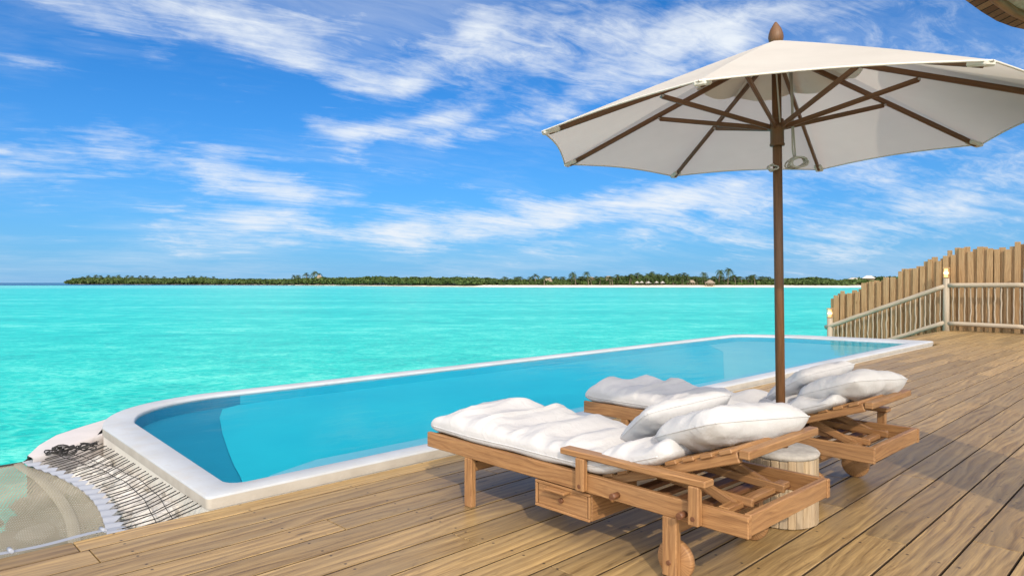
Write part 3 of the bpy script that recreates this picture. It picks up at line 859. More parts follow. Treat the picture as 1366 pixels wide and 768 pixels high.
# ---- parasol
def build_parasol():
    t = empty('parasol', (SX, SY, .30), 0, 'large cream octagonal parasol with brown wooden pole and ribs standing between the loungers', 'parasol')
    t.rotation_euler = (0, R(-.9), 0)
    z0 = .30
    RIM, APEX, RAD = 1.966 - z0, 2.47 - z0, 1.25
    angs = [11.5 + 45 * k for k in range(8)]
    pw = M['parasol_wood']
    MB().tube([(0, 0, -.18), (0, 0, 1.0), (0, 0, APEX - .02)], .0235, 18).build('pole', pw, t)
    fin = MB(); fin.lathe([(.0, -.03), (.030, -.03), (.036, .0), (.038, .012), (.036, .03), (.028, .055), (.014, .078), (.006, .090), (0, .094)], Matrix.Translation((0, 0, APEX + .0)), 20)
    fin.build('finial', pw, t)
    # canopy: 8 panels, edges a little concave, cloth slightly sagging between the ribs
    mb = MB(); ns, nr = 12, 16
    def cz(f, w):     # f radial 0..1, w 0..1 across the panel
        s = math.sin(math.pi * w)
        return APEX + (RIM - APEX) * (f * .94 + .06 * f * f) - .022 * s * math.sin(math.pi * f) * f
    def pt(k, w, f):
        a0, a1 = R(angs[k]), R(angs[k] + 45)
        p0 = Vector((math.cos(a0), math.sin(a0))); p1 = Vector((math.cos(a1), math.sin(a1)))
        q = p0.lerp(p1, w) * RAD * f
        q *= 1 - .014 * math.sin(math.pi * w) * f
        lift = .018 * math.sin(math.pi * w) * max(0, f - .7) / .3
        return Vector((q.x, q.y, cz(f, w) + lift))
    for k in range(8):
        mb.grid(lambda a, b_: pt(k, a, .03 + .97 * b_), ns, nr, True)
    mb.build('canopy', M['canopy'], t)
    # hem: stitched tube along the rim
    hem = MB()
    for k in range(8): hem.tube([pt(k, q / ns, 1.0) + Vector((0, 0, -.002)) for q in range(ns + 1)], .004, 6, False)
    hem.build('hem', M['canopy_tip'], t)
    # small inner reinforcing cap under the apex
    cap = MB()
    for k in range(8): cap.grid(lambda a, b_: pt(k, a, .04 + .30 * b_) + Vector((0, 0, -.012 - .03 * math.sin(math.pi * a) * b_)), 8, 4, True)
    cap.build('inner_cap', M['canopy_tip'], t)
    hub = MB(); hub.lathe([(.0235, -.10), (.045, -.10), (.05, -.07), (.048, -.045), (.0235, -.04)], Matrix.Translation((0, 0, APEX)), 20)
    hub.build('top_hub', pw, t)
    HZ = 2.015 - z0
    sl = MB(); sl.lathe([(.0245, -.09), (.036, -.09), (.038, -.082), (.034, -.074), (.034, -.012), (.046, -.004), (.046, .014), (.034, .02), (.034, .045), (.0245, .05)], Matrix.Translation((0, 0, HZ)), 22)
    sl.build('slider_hub', pw, t)
    for k in range(8):
        a = R(angs[k]); d = Vector((math.cos(a), math.sin(a), 0))
        side = Vector((-d.y, d.x, 0))
        r0 = d * .05 + Vector((0, 0, APEX - .075)); r1 = d * (RAD - .035) + Vector((0, 0, RIM - .004))
        rib = MB().beam(r0, r1, .016, .026, .003).build('rib', pw, t)
        j = r0.lerp(r1, .50) + Vector((0, 0, -.022))
        MB().beam(d * .036 + Vector((0, 0, HZ + .005)), j, .015, .024, .003).build('strut', pw, t)
        MB().tube([j - side * .016, j + side * .016], .006, 8).build('pivot_pin', M['metal'], rib)
        tp = MB().beam(d * (RAD - .085) + Vector((0, 0, RIM + .012)), d * (RAD - .004) + Vector((0, 0, RIM - .008)), .048, .022, .006)
        tp.build('rib_pocket', M['canopy_tip'], t)
    # pull cord: two falls from the apex and a coil hanging at the slider
    cd = MB()
    cd.tube([(-.012, -.05, APEX - .09), (-.02, -.052, APEX - .18), (-.004, -.05, HZ + .02)], .004, 6)
    cd.tube([(.06, -.02, APEX - .10), (.066, -.028, HZ + .10), (.062, -.04, HZ - .12), (.068, -.045, HZ - .17)], .004, 6)
    cd.tube([(.07, -.02, APEX - .10), (.072, -.03, HZ), (.075, -.045, HZ - .17)], .004, 6)
    rnd = random.Random(2)
    for k in range(9):
        rx, rz = .042 + rnd.uniform(-.008, .008), .024 + rnd.uniform(-.006, .006); cx = .082 if k < 6 else -.035
        tilt = rnd.uniform(.05, .35); sc = 1 if k < 6 else .62
        cd.tube([(cx + sc * rx * math.cos(q * math.pi / 8), -.045 + .02 * math.sin(q * math.pi / 8 + k) + .006 * k - .02, HZ - .185 + sc * rz * math.sin(q * math.pi / 8) + tilt * sc * rx * math.cos(q * math.pi / 8) + (0 if k < 6 else -.02)) for q in range(17)], .004, 6, False)
    cd.build('pull_cord', M['cord'], t)
    return t
build_parasol()

# ---- hammock net slung over the water beside the pool
def net_material(name, c, c2, cell=.020, thr=.30):
    m, g, b, out = mat(name); uvn = g.n('ShaderNodeUVMap').outputs[0]
    w = g.noise(uvn, 2.5, 3, .5)
    x, y, _ = g.sep(uvn)
    x = g.m('ADD', x, g.m('MULTIPLY', w, .05))
    p = g.m('ADD', g.m('DIVIDE', x, cell), g.m('DIVIDE', y, cell * 1.9)); q = g.m('SUBTRACT', g.m('DIVIDE', x, cell), g.m('DIVIDE', y, cell * 1.9))
    d1 = g.m('ABSOLUTE', g.m('SUBTRACT', g.m('FRACT', p), .5)); d2 = g.m('ABSOLUTE', g.m('SUBTRACT', g.m('FRACT', q), .5))
    solid = g.m('MAXIMUM', g.m('LESS_THAN', d1, thr), g.m('LESS_THAN', d2, thr * .8))
    g.put(b.inputs['Base Color'], g.mix(g.mapr(w, .35, .65), c, c2)); b.inputs['Roughness'].default_value = .85
    g.put(b.inputs['Alpha'], solid)
    return m
M['net'] = net_material('net_mesh', (.21, .195, .14), (.28, .255, .19))
M['net_fold'] = net_material('net_fold', (.30, .28, .215), (.36, .335, .26), .02, .25)
M['slab'] = plain('rough_slab', (.24, .21, .15), .9, 8, .5, .02, (.19, .17, .12), 3)
M['beam'] = plain('pinkish_white_beam', (.56, .53, .53), .7, 30, .2, .004, (.50, .48, .475), 3)

def build_net():
    # curved white beam that carries the far corner of the net
    outer = [(176, 549), (150, 555), (110, 567), (75, 578.5), (52, 592), (36, 607)]
    inner = [(160, 572), (146, 576.5), (118, 586), (90, 596), (62, 606), (44, 611)]
    mb = MB(); A = [uvof(onz(x, y, -.03)) for x, y in outer]; B = [uvof(onz(x, y, -.03)) for x, y in inner]
    A[0] = (1.72, 7.0); B[0] = (1.42, 6.25)
    prof = [(-.02, -.5), (-.02, -.06), (.03, -.035), (.12, -.03), (.9, -.03), (.97, -.035), (1.0, -.06), (1.0, -.5)]
    def beam_pt(a, w):
        f = w * (len(A) - 1); i = min(int(f), len(A) - 2); f -= i
        p = Vector(A[i]).lerp(Vector(A[i + 1]), f); q = Vector(B[i]).lerp(Vector(B[i + 1]), f)
        k = min(int(round(a * (len(prof) - 1))), len(prof) - 1); e = p.lerp(q, prof[k][0]); return (e.x, e.y, prof[k][1])
    mb.grid(beam_pt, len(prof) - 1, 40, True)
    o = mb.build('net_beam', M['beam']); o.rotation_euler.z = DECK_ROT
    tag(o, 'curved pinkish white beam running from the pool end out to the net corner', 'beam')
    # ledge and rubble under the lacing
    mb = MB().prism([(.05, 3.75), (1.44, 3.75), (1.44, 6.0), (1.0, 6.05), (.55, 5.6), (.25, 4.7)], -2.4, -.50)
    o = mb.build('rough_ledge', M['slab']); o.rotation_euler.z = DECK_ROT
    tag(o, 'rough tan concrete ledge at the foot of the pool end below the net', 'ledge')
    rb = MB(); rnd = random.Random(8)
    def lump(cx, cy, cz, r):
        base = len(rb.v); n1, n2 = 9, 6; sd = rnd.random() * 40
        for i in range(n2 + 1):
            for j in range(n1):
                th, ph = math.pi * i / n2, 2 * math.pi * j / n1
                d = Vector((math.sin(th) * math.cos(ph), math.sin(th) * math.sin(ph), .65 * math.cos(th)))
                k = r * (1 + .55 * mnoise.noise(d * 1.6 + Vector((sd, 0, 0))))
                rb.v.append((cx + d.x * k, cy + d.y * k, cz + d.z * k))
        for i in range(n2):
            for j in range(n1):
                k = (j + 1) % n1
                rb.face([base + i * n1 + j, base + i * n1 + k, base + (i + 1) * n1 + k, base + (i + 1) * n1 + j], [(0, 0)] * 4, False)
    for k in range(260):
        v = rnd.uniform(3.8, 5.9); u = 1.38 - abs(rnd.gauss(0, .22)); r = rnd.uniform(.04, .10)
        if u > .5: lump(u, v, -.46 + r * .4 + .45 * max(0, u - .75), r)
    o = rb.build('rubble', M['rock']); o.rotation_euler.z = DECK_ROT; tag(o, kind='stuff')
    # the net itself
    t = empty('hammock_net', uv(0, 0, 0), DECK_ROT, 'tan mesh hammock net with white edging laced by black cords to the pool end', 'hammock net')
    U0, VN, VF = -3.2, 3.80, 5.96
    def ur(v):
        w = (v - VN) / (VF - VN)
        return .93 + .13 * math.sin(math.pi * min(1, w * 1.05)) - .02 * w
    def zn(a, w): return -.075 - .17 * math.sin(math.pi * w) * math.sin(math.pi * min(1, .03 + .97 * a)) ** .7 + .012 * mnoise.noise(Vector((a * 9, w * 6, 2)))
    mb = MB()
    def P(a, w):
        v = VN + (VF - VN) * w; u = U0 + (ur(v) - U0) * a
        return (u, v, zn(a, w))
    mb.grid(P, 60, 30, True, uvs=(4.1, 2.16)); mb.build('netting', M['net'], t)
    mb = MB()
    mb.grid(lambda a, w: (lambda q: (q[0], q[1], q[2] + .005 + .004 * math.sin(math.pi * a)))(P(.958 + .014 * a + .028 * w * w, w)), 6, 30, True, uvs=(.15, 2.16)); mb.build('net_fold', M['net_fold'], t)
    # ruffled white edging towards the pool, straight edging along the deck
    mb = MB(); nt_ = 17
    def E(a, w):
        v = VN + (VF - VN) * w; ph = w * nt_; tooth = abs((ph * 1.0) % 1.0 * 2 - 1)
        return (ur(v) - .006 + a * (.045 + .045 * tooth), v, -.070 + .006 + .005 * math.sin(2 * math.pi * ph + a))
    mb.grid(E, 6, nt_ * 8, True); mb.build('edging', M['tape'], t)
    mb = MB()
    mb.grid(lambda a, w: (U0 + (.99 - U0) * w, 3.752 + a * .075, .010 - .012 * a + .004 * math.sin(w * 60)), 3, 90, True)
    for k in range(8): mb.tube([(.9 - k * .37, 3.755, .014), (.9 - k * .37, 3.84, .004)], .009, 8)
    mb.build('edging', M['tape'], t)
    mb = MB(); mb.tube([P(k / 40, 1.0) for k in range(41)] + [(ur(VF) + .05, VF + .02, -.05)], .011, 8); mb.build('edge_rope', M['black_cord'], t)
    # lacing cords to hooks on the pool wall
    N = 34
    for k in range(N):
        w = (k + .4) / N; v0 = VN + .02 + (VF - VN - .04) * w; v1 = 3.80 + (6.02 - 3.80) * w
        a = Vector((ur(v0) + .055 + .03 * (.5 - .5 * math.cos(2 * math.pi * w * nt_)), v0, -.064)); b_ = Vector((1.366, v1 + rnd.uniform(-.02, .02), .002 + rnd.uniform(-.008, .004)))
        mid = (a + b_) / 2 + Vector((0, 0, -.008 - rnd.random() * .012))
        MB().tube([a, mid, b_, b_ + Vector((.018, 0, .006))], .0032, 6).build('cord', M['black_cord'], t)
    mb = MB()
    for line in (.55, .82):
        mb.tube([(ur(VN + (VF - VN) * w) + .06 + (1.36 - 1.06) * line, VN + (VF - VN) * w, -.055 + .006 * math.sin(w * 30)) for w in [q / 20 for q in range(21)]], .0022, 6)
    mb.build('cross_cord', M['black_cord'], t)
    mb = MB()
    for k in range(12):
        c = Vector((1.19 + rnd.uniform(-.12, .13), 5.86 + rnd.uniform(-.10, .10), -.02)); r = rnd.uniform(.03, .075); e = rnd.uniform(.3, .7)
        ph = rnd.random() * 3
        mb.tube([c + Vector((r * math.cos(q * .5 + ph), r * e * math.sin(q * .5 + ph), .012 * math.sin(q * .9 + k) + .003 * k)) for q in range(14)], .005, 6)
    mb.build('rope_bundle', M['black_cord'], t)
build_net()

# ---- fence of rough pickets and stick railing by the steps
def build_fence():
    t = empty('picket_fence', uv(20.35, 5.2, 0), DECK_ROT, 'tall fence of uneven brown timber pickets stepping down beside the sea stairs', 'fence')
    prof = [(1.0, 2.25), (3.0, 2.13), (3.8, 2.08), (4.6, 2.02), (5.0, 1.86), (5.5, 1.60), (6.1, 1.36), (7.0, 1.03), (7.7, .80)]
    def top(v):
        for (a, za), (b_, zb) in zip(prof, prof[1:]):
            if a <= v <= b_: return za + (zb - za) * (v - a) / (b_ - a)
        return prof[-1][1]
    rnd = random.Random(21); v = 1.3; k = 0
    while v < 7.66:
        w = rnd.uniform(.10, .145); h = top(v) + rnd.uniform(-.10, .10); back = k % 2
        z0 = -1.2 if v > 4.3 else -.1
        mb = MB().at((back * .065 + rnd.uniform(-.008, .008), v - 5.2, (h + z0) / 2), (.042, w, h - z0), .005, Matrix.Rotation(rnd.uniform(-.012, .012), 4, 'X'), grain=2)
        mb.build('picket', M['picket'], t)
        v += w * (.76 if True else 1); k += 1
    for z, v0, v1 in ((.5, 1.3, 4.6), (1.5, 1.3, 4.6)):
        MB().at((.105, (v0 + v1) / 2 - 5.2, z), (.05, v1 - v0, .09), .004, grain=1).build('back_rail', M['picket'], t)
    MB().beam((.105, 4.6 - 5.2, .9), (.105, 7.6 - 5.2, .1), .05, .09).build('back_rail', M['picket'], t)
build_fence()

def wobbly(a, b_, r, amp, seed, n=9):
    a, b_ = Vector(a), Vector(b_); p = []
    for i in range(n + 1):
        q = a.lerp(b_, i / n); f = math.sin(math.pi * i / n) ** .5
        p.append(q + Vector((mnoise.noise(Vector((i * .55, seed, 1))), mnoise.noise(Vector((i * .55, seed, 7))), 0)) * amp * f)
    return p
def build_railing():
    U_, V_ = 20.0, 4.69
    t = empty('stick_railing', uv(U_, V_, 0), DECK_ROT, 'pale driftwood railing with wavy sticks running down beside the sea stairs', 'railing')
    dw = M['driftwood']
    MB().tube([(0, 0, -.3), (0, 0, .5), (0, 0, 1.33)], [.078, .075, .072], 14).build('post', dw, t)
    MB().tube([(0, 2.86, -1.6), (0, 2.86, .22)], .075, 14).build('post', dw, t)
    MB().tube([(0, -1.66, -.3), (0, -1.66, 1.55)], .078, 14).build('post', dw, t)
    MB().tube(wobbly((-.02, -.05, 1.155), (-.02, -1.62, 1.165), .055, .02, 3), .056, 12).build('handrail', dw, t)
    MB().tube(wobbly((-.02, -.05, .195), (-.02, -1.62, .170), .05, .02, 5), .054, 12).build('bottom_rail', dw, t)
    MB().tube(wobbly((-.02, .03, 1.13), (-.02, 2.98, -.055), .05, .03, 8, 16), .058, 12).build('handrail', dw, t)
    MB().tube(wobbly((-.02, .03, .21), (-.02, 2.90, -.95), .05, .03, 11, 16), .056, 12).build('bottom_rail', dw, t)
    rnd = random.Random(4)
    for k in range(12):
        y = -.15 - 1.44 * k / 11.5
        MB().tube(wobbly((0, y, .20), (0, y, 1.14), .017, .022, k * 3.1), rnd.uniform(.014, .021), 7).build('baluster', dw, t)
    for k in range(24):
        y = .13 + 2.62 * k / 23
        MB().tube(wobbly((0, y, .17 - .404 * y), (0, y, 1.10 - .404 * y), .017, .022, k * 2.3 + 50), rnd.uniform(.014, .021), 7).build('baluster', dw, t)
    # far right upright beside the picture edge
    return U_, V_
build_railing()

def lamp_mat():
    m, g, b, out = mat('lamp_glass')
    b.inputs['Base Color'].default_value = (.9, .6, .3, 1); b.inputs['Emission Color'].default_value = (1, .52, .16, 1); b.inputs['Emission Strength'].default_value = 1.6
    return m
M['lamp_glass'] = lamp_mat()
M['bulb'] = lamp_mat(); M['bulb'].name = 'lamp_bulb'
_b = [n_ for n_ in M['bulb'].node_tree.nodes if n_.type == 'BSDF_PRINCIPLED'][0]; _b.inputs['Emission Strength'].default_value = 9; _b.inputs['Emission Color'].default_value = (1, .75, .42, 1)
for (du, dv, z, lab) in ((0, 0, 1.33, 'small lit amber lamp on top of the corner railing post'), (0, 2.86, .22, 'small lit amber lamp on the lowest railing post by the water')):
    t = empty('post_lamp', uv(20.0 + du, 4.69 + dv, z), DECK_ROT, lab, 'lamp', 'amber post lamps')
    mb = MB(); mb.at((0, 0, .018), (.13, .13, .03), .004); mb.at((0, 0, .262), (.14, .14, .03), .004)
    for sx in (-1, 1):
        for sy in (-1, 1): mb.at((sx * .058, sy * .058, .14), (.012, .012, .22), .002)
    mb.build('lamp_frame', M['picket'], t)
    MB().tube([(0, 0, .034), (0, 0, .246)], .048, 14).build('lamp_shade', M['lamp_glass'], t)
    mb = MB(); mb.lathe([(0, .08), (.03, .09), (.05, .12), (.052, .15), (.03, .19), (0, .2)], None, 12); mb.build('bulb', M['bulb'], t)

# ---- the island across the lagoon
def foliage(name, lo, hi, trans=.25):
    m, g, b, out = mat(name); geo = g.n('ShaderNodeNewGeometry')
    n1 = g.noise(geo.outputs['Position'], .12, 3, .5)
    f = g.m('ADD', g.m('MULTIPLY', geo.outputs['Random Per Island'], .6), g.m('MULTIPLY', n1, .6))
    g.put(b.inputs['Base Color'], g.mix(g.mapr(f, .15, .95), lo, hi)); b.inputs['Roughness'].default_value = .6; b.inputs['Specular IOR Level'].default_value = .25
    tr = g.n('ShaderNodeBsdfTranslucent'); g.put(tr.inputs[0], g.mix(.5, lo, hi))
    mx = g.n('ShaderNodeMixShader'); mx.inputs[0].default_value = trans
    g.nt.links.new(b.outputs[0], mx.inputs[1]); g.nt.links.new(tr.outputs[0], mx.inputs[2]); g.nt.links.new(mx.outputs[0], out.inputs[0])
    return m
M['bush'] = foliage('shrub_leaves', (.018, .042, .010), (.095, .145, .036))
M['palm_leaf'] = foliage('palm_leaves', (.02, .042, .014), (.09, .13, .04))
M['trunk'] = plain('palm_trunk', (.20, .16, .12), .9, 3, .4, .05, (.13, .10, .07), 1)
M['sand'] = plain('island_sand', (.80, .76, .66), .9, 1, .2, .1, (.70, .65, .55), .2)
M['soil'] = plain('island_soil', (.10, .11, .05), .95, .3, .4, .3, (.06, .08, .03), .1)
M['hut_thatch'] = plain('hut_thatch', (.22, .17, .13), .95, 4, .5, .1, (.32, .26, .20), 1.5)
M['hut_wall'] = plain('hut_wall', (.30, .22, .15), .8)
M['white_paint'] = plain('white_paint', (.56, .53, .49), .6)

SHORE = [(93, 378.9), (110, 379.3), (200, 379.5), (330, 380.0), (450, 381.0), (560, 382.0), (620, 382.4), (660, 382.7), (720, 382.9), (800, 382.9), (950, 382.7), (1060, 383.0), (1122, 383.4), (1135, 383.2), (1180, 383.2), (1260, 383.0)]
TOPS = [(93, 375.5), (106, 371.5), (125, 371), (190, 371.5), (230, 372.0), (262, 371), (300, 373), (345, 372.5), (372, 373.2), (410, 371), (440, 372), (470, 372.5), (500, 370.5), (540, 371.5), (600, 371.5), (640, 372), (662, 373.5), (690, 374.5), (720, 374), (760, 374), (800, 373), (840, 370.5), (870, 369.5), (915, 370.5), (950, 374.5), (1000, 374.5), (1040, 374), (1060, 373), (1086, 371.5), (1105, 373.5), (1118, 376), (1130, 374), (1140, 372.5), (1175, 371), (1260, 371)]
def interp(tab, x):
    for (a, ya), (b_, yb) in zip(tab, tab[1:]):
        if a <= x <= b_: return ya + (yb - ya) * (x - a) / (b_ - a)
    return tab[0][1] if x < tab[0][0] else tab[-1][1]
def shore(x): return onz(x, interp(SHORE, x), SEA_Z + .02)
def build_island():
    mb = MB(); xs = [93 + (1260 - 93) * i / 140 for i in range(141)]
    def row(k):
        o = []
        for x in xs:
            p = shore(x); d = p.xy.normalized(); pinch = min(1, (x - 90) / 30)
            o.append((p.x + d.x * k[0] * pinch, p.y + d.y * k[0] * pinch, SEA_Z + k[1]))
        return o
    rows = [row(k) for k in ((-6, -.6), (0, .04), (6, .55), (12, .95), (16, 1.3))]
    for r_ in rows: mb.v += r_
    n = len(xs)
    for k in range(len(rows) - 1):
        for i in range(n - 1): mb.face([k * n + i, k * n + i + 1, (k + 1) * n + i + 1, (k + 1) * n + i], [(0, 0)] * 4, True)
    tag(mb.build('island_beach', M['sand']), kind='structure')
    mb = MB(); rows = [row(k) for k in ((16, 1.3), (26, 2.0), (120, 2.2), (170, -1))]
    for r_ in rows: mb.v += r_
    for k in range(len(rows) - 1):
        for i in range(n - 1): mb.face([k * n + i, k * n + i + 1, (k + 1) * n + i + 1, (k + 1) * n + i], [(0, 0)] * 4, True)
    tag(mb.build('island_ground', M['soil']), kind='structure')
    # dense shrub belt: reads as one mass
    rnd = random.Random(33); mb = MB()
    def clump(c, rx, rz, nq, q):
        for _ in range(nq):
            d = Vector((rnd.gauss(0, 1), rnd.gauss(0, 1), rnd.gauss(0, 1))).normalized()
            if d.z < -.3: d.z = -d.z
            r = rnd.uniform(.72, 1.06)
            p = c + Vector((d.x * rx * r, d.y * rx * r, d.z * rz * r))
            nrm = (d + Vector((rnd.gauss(0, .5), rnd.gauss(0, .5), rnd.gauss(0, .5)))).normalized()
            t1 = nrm.cross(Vector((rnd.random(), rnd.random(), rnd.random() + .1))).normalized(); t2 = nrm.cross(t1)
            s_ = q * rnd.uniform(.6, 1.3)
            b = len(mb.v); mb.v += [tuple(p + t1 * s_), tuple(p + t2 * s_ * .8), tuple(p - t1 * s_), tuple(p - t2 * s_ * .8)]
            mb.face([b, b + 1, b + 2, b + 3], [(0, 0)] * 4)
    x = 95.0
    while x < 1200:
        bare = 662 < x < 1128
        for lay in range(3):
            xx = x + rnd.uniform(-2, 2)
            p = shore(xx); d = p.xy.normalized(); back = (9 if not bare and x < 640 else 17) + lay * rnd.uniform(5, 9)
            if x < 110: back = 4 + lay * 3
            q = Vector((p.x + d.x * back, p.y + d.y * back, 0)); dist = q.xy.length
            topz = CAM_H + (377 - interp(TOPS, xx)) / F * q.y
            topz = max(topz + (.9 if xx > 420 else .1) * dist / 500, SEA_Z + 2.5)
            h = topz * rnd.uniform(.82, 1.04) if lay > 0 else topz * rnd.uniform(.45, .85)
            z0 = SEA_Z + .8
            rz = max(1.2, (h - z0) / 2 * 1.05); rx = rnd.uniform(2.5, 4.5) * dist / 500
            clump(Vector((q.x, q.y, z0 + (h - z0) * .5)), rx, rz, int(75 if dist < 620 else 50), .95 * dist / 500)
        x += 3.0 * 440 / max(300, shore(x).xy.length) * 1.25
    tag(mb.build('shrub_belt', M['bush'], fix=False), kind='stuff')

def palm_mesh(seed, H):
    rnd = random.Random(seed); mb = MB()
    lean = Vector((rnd.uniform(-.16, .16), rnd.uniform(-.1, .1))) * H
    P_ = [Vector((lean.x * f * f, lean.y * f * f, H * f)) for f in [q / 7 for q in range(8)]]
    mb.tube(P_, [.28 - .13 * q / 7 for q in range(8)], 6, mi=0)
    c = P_[-1]
    nf = 19
    for k in range(nf):
        a = 2 * math.pi * (k + rnd.uniform(-.3, .3)) / nf; el = rnd.uniform(-.6, 1.2); L = rnd.uniform(3.4, 4.6)
        d = Vector((math.cos(a), math.sin(a), 0)); sd = Vector((-d.y, d.x, 0)); pts = []
        for q in range(9):
            f = q / 8; rr = L * f * math.cos(el) * (1 - .18 * f) ; zz = L * (math.sin(el) * f - (.62 + .25 * math.cos(el)) * f * f)
            pts.append(c + d * rr + Vector((0, 0, zz)))
        for q in range(8):          # pairs of drooping leaflets along the midrib
            f = (q + .5) / 8; w = 1.0 * math.sin(math.pi * (.12 + .83 * f)) ** .8
            a0, a1 = pts[q], pts[q + 1]
            for sg in (-1, 1):
                tip = (a0 + a1) / 2 + sd * sg * w + (a1 - a0).normalized() * .35 + Vector((0, 0, -.42 * w))
                b = len(mb.v); mb.v += [tuple(a0), tuple(a0.lerp(a1, .75)), tuple(tip)]
                mb.face([b, b + 1, b + 2], [(0, 0)] * 3, mi=1)
    return mb.build('coconut_palm', [M['trunk'], M['palm_leaf']], fix=False)

PALMS = [(706, 370, 0), (714, 366.5, 0), (726, 368.5, 0), (735, 371, 1), (741, 370.5, 1), (762, 368, 0), (768, 364.5, 0), (778, 369, 1), (785, 364, 0), (794, 369, 1), (800, 370, 0), (806, 369, 1), (814, 371, 0), (824, 367, 0), (835, 368, 1),
         (840, 366, 0), (846, 367.5, 1), (851, 365, 0), (856, 367, 1), (862, 366, 0), (868, 365, 1), (873, 364, 0), (879, 366, 1), (884, 367, 0), (889, 365.5, 0), (895, 368, 1), (901, 367, 0), (906, 366, 1), (911, 365, 0), (917, 367, 0), (922, 369, 1), (930, 369, 0), (937, 364.5, 0), (944, 369.5, 1), (951, 369, 0), (959, 361.5, 0), (964, 368, 1), (971, 360, 0), (976, 368, 1), (981, 367.5, 0), (990, 369, 0), (998, 368, 0), (1007, 367, 0), (1013, 369.5, 1), (1018, 369, 0),
         (690, 373, 1), (697, 372.5, 0), (843, 368, 0), (849, 369, 1), (854, 368.5, 0), (859, 369, 1), (865, 368.5, 0), (870, 369, 0), (876, 368.5, 1), (882, 369.5, 0), (887, 369, 1), (892, 370, 0), (898, 369.5, 0), (904, 369, 1), (909, 369.5, 0), (914, 370, 1), (927, 371, 0), (933, 370, 1), (941, 371, 0), (955, 370, 1), (967, 370, 0), (974, 370.5, 1), (986, 371, 0), (994, 370.5, 1), (1002, 371, 0), (1022, 371, 1), (789, 371, 0), (781, 371.5, 1), (817, 369.5, 0), (821, 371, 1), (831, 368, 0), (671, 373, 0), (752, 371, 1), (772, 370, 1), (829, 370, 1), (112, 371, 2), (120, 370, 2), (128, 369.5, 2), (136, 370, 2), (144, 369.8, 2), (152, 370.5, 2), (161, 369.6, 2), (170, 370, 2), (178, 370.4, 2), (188, 370.2, 2), (197, 370, 2), (206, 370.5, 2), (218, 371, 2), (232, 371, 2), (252, 370.4, 2), (258, 370.2, 2), (266, 370.6, 2), (274, 371, 2), (283, 371, 2), (392, 369.6, 2), (399, 369.4, 2), (410, 367.6, 2), (419, 366.2, 2), (424, 368, 2)]
SPECIAL = {971: 'tallest coconut palm on the island beach, right of the thatched hut', 959: 'second tallest coconut palm, just left of the tallest one', 937: 'tall coconut palm just left of the thatched beach hut',
           785: 'lone tall coconut palm with open sky on both sides', 768: 'taller palm of the close pair left of the lone tall palm', 762: 'shorter palm of the close pair left of the lone tall palm', 714: 'tallest palm of the loose row at the left end of the white beach', 1018: 'last coconut palm of the beach row, just left of the parasol pole', 419: 'palm standing highest above the middle of the left island shrubs'}
def build_palms():
    protos = [palm_mesh(s, 10.0) for s in (1, 2, 3, 4, 5)]
    used = [False] * 5; rnd = random.Random(12)
    for i, (px, py, kind) in enumerate(PALMS):
        p = shore(px); d = p.xy.normalized(); back = rnd.uniform(13, 17) if kind == 0 else rnd.uniform(18, 30)
        if kind == 2: back = rnd.uniform(10, 26)
        q = Vector((p.x + d.x * back, p.y + d.y * back, SEA_Z + 1.2))
        h = (CAM_H + (377 - py) / F * q.y - q.z) * 1.10
        k = i % 5
        o = protos[k] if not used[k] else protos[k].copy()
        if used[k]: col.objects.link(o)
        used[k] = True
        s_ = max(.5, (h - .8) / 10.0); s_ *= 1.2 if kind == 2 else 1; w = max(1.05, min(1.5, s_ * 1.2)) * (1.15 if kind == 2 else 1)
        o.location = q; o.scale = (w, w, s_); o.rotation_euler = (0, 0, rnd.random() * 6.28)
        tag(o, SPECIAL.get(px) or ('slender coconut palm in the palm fringe of the far left island' if kind == 2 else 'coconut palm in the grove behind the white island beach'), 'palm tree', 'palms of the far left island' if kind == 2 else 'palms behind the island beach')
build_island(); build_palms()

def at_shore(px, back): 
    p = shore(px); d = p.xy.normalized(); return Vector((p.x + d.x * back, p.y + d.y * back, SEA_Z + .06 * back)), math.atan2(d.y, d.x) - math.pi / 2
def hut(px, w, h, back, label, roof='hut_thatch', open_=True, longer=1.0):
    loc, rz = at_shore(px, back); t = empty('beach_hut', loc, rz, label, 'hut')
    mb = MB(); e = h * .48
    if longer > 1.01:
        a, b_ = w * longer / 2, w / 2
        V = [(-a, -b_, e), (a, -b_, e), (a, b_, e), (-a, b_, e), (-a + b_ * .8, 0, h), (a - b_ * .8, 0, h), ]
        mb.v += V
        for f in ((0, 1, 5, 4), (2, 3, 4, 5), (1, 2, 5), (3, 0, 4), (3, 2, 1, 0)): mb.face(list(f), [(0, 0)] * len(f))
    else: mb.lathe([(0, e), (w / 2, e), (w / 2 * .97, e + .15), (w * .22, e + (h - e) * .62), (.05, h)], None, 14)
    mb.build('roof', M[roof], t)
    mb = MB()
    a = w * longer * .38
    for sx in (-1, -.33, .33, 1):
        for sy in (-1, 1): mb.tube([(sx * a, sy * w * .33, -.3), (sx * a, sy * w * .33, e + .1)], .12, 6)
    mb.at((0, w * .2, e * .45), (a * 1.4, .15, e * .9), .02)
    mb.build('wall', M['hut_wall'], t)
hut(947, 7.0, 4.4, 6, 'open thatched hut with a conical roof standing on the white sand')
hut(731, 4.2, 4.6, 20, 'low brown thatched roof among shrubs under the left palms', longer=1.5)
hut(788, 4.2, 5.2, 19, 'thatched roof beneath the lone tall palm', longer=1.6)
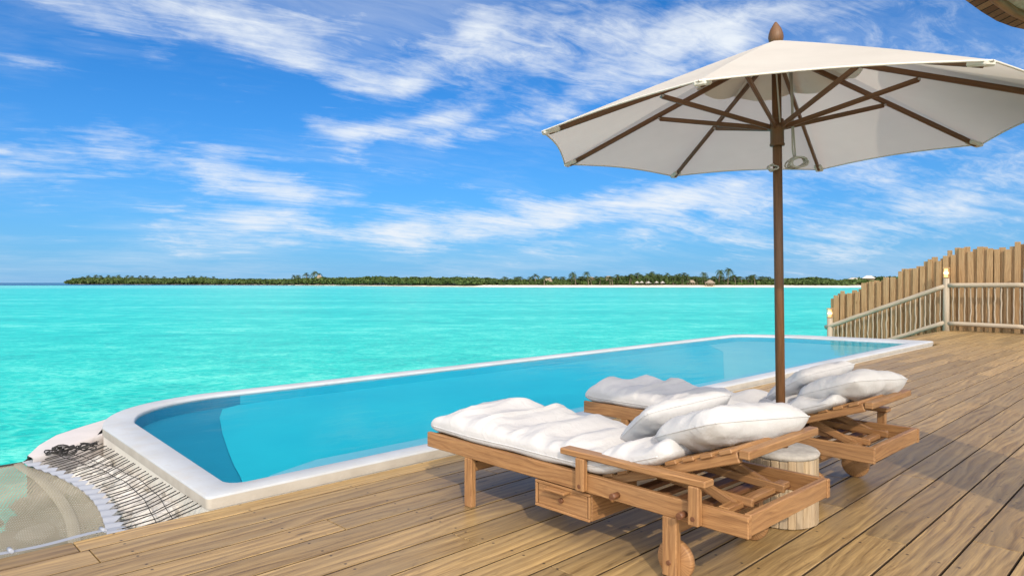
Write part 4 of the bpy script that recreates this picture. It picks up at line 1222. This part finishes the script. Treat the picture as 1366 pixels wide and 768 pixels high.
hut(812, 4.5, 5.8, 21, 'pale thatched roof half hidden between palm crowns', longer=1.3)
hut(922, 4.0, 3.8, 14, 'small brown hut behind the beach left of the conical hut', longer=1.4)
hut(426, 4.2, 9.5, 9, 'small pale roofed house rising above the left island shrubs', 'hut_thatch', longer=1.5)
for k, (px, lab) in enumerate(((850, 'leftmost of the white sunshades along the palm beach'), (856, 'white sunshade between the leftmost one and the big palm clump'), (865, 'widest white sunshade in front of the palm grove'), (876, 'white sunshade right of the widest one on the beach'), (884, 'rightmost of the white sunshades in front of the palm grove'))):
    loc, rz = at_shore(px, 9 + k % 2 * 2); t = empty('beach_sunshade', loc, rz, lab, 'sunshade', 'white sunshades on the island beach')
    w = 1.5 if k != 2 else 2.1
    MB().lathe([(0, 2.5), (w * .95, 2.1), (w, 2.0), (.6, 2.7), (.02, 3.1)], None, 10).build('canopy', M['white_paint'], t)
    MB().tube([(0, 0, -.3), (0, 0, 2.4)], .07, 6).build('pole', M['trunk'], t)
def hill_house(px, py, back, w, h, lab):
    p = shore(px); d = p.xy.normalized(); q = Vector((p.x + d.x * back, p.y + d.y * back, 0)); q.z = CAM_H + (377 - py) / F * q.y
    t = empty('hill_house', (q.x, q.y, 0), math.atan2(d.y, d.x) - math.pi / 2, lab, 'house')
    mb = MB(); a, b_ = w / 2, w * .36
    mb.v += [(-a, -b_, q.z), (a, -b_, q.z), (a, b_, q.z), (-a, b_, q.z), (-a * .35, 0, q.z + h), (a * .35, 0, q.z + h)]
    for f in ((0, 1, 5, 4), (2, 3, 4, 5), (1, 2, 5), (3, 0, 4), (3, 2, 1, 0)): mb.face(list(f), [(0, 0)] * len(f))
    mb.build('roof', M['white_paint'], t)
    MB().at((0, 0, (q.z + SEA_Z) / 2), (w * .82, w * .5, q.z - SEA_Z - .1), .05).build('wall', M['hut_wall'], t)
hill_house(1139, 372.2, 20, 6.5, .8, 'flat pale roofed house on the green headland, left of the taller one')
hill_house(1159, 371.2, 22, 7.5, 1.7, 'taller white peaked roof on the green headland above the picket fence')
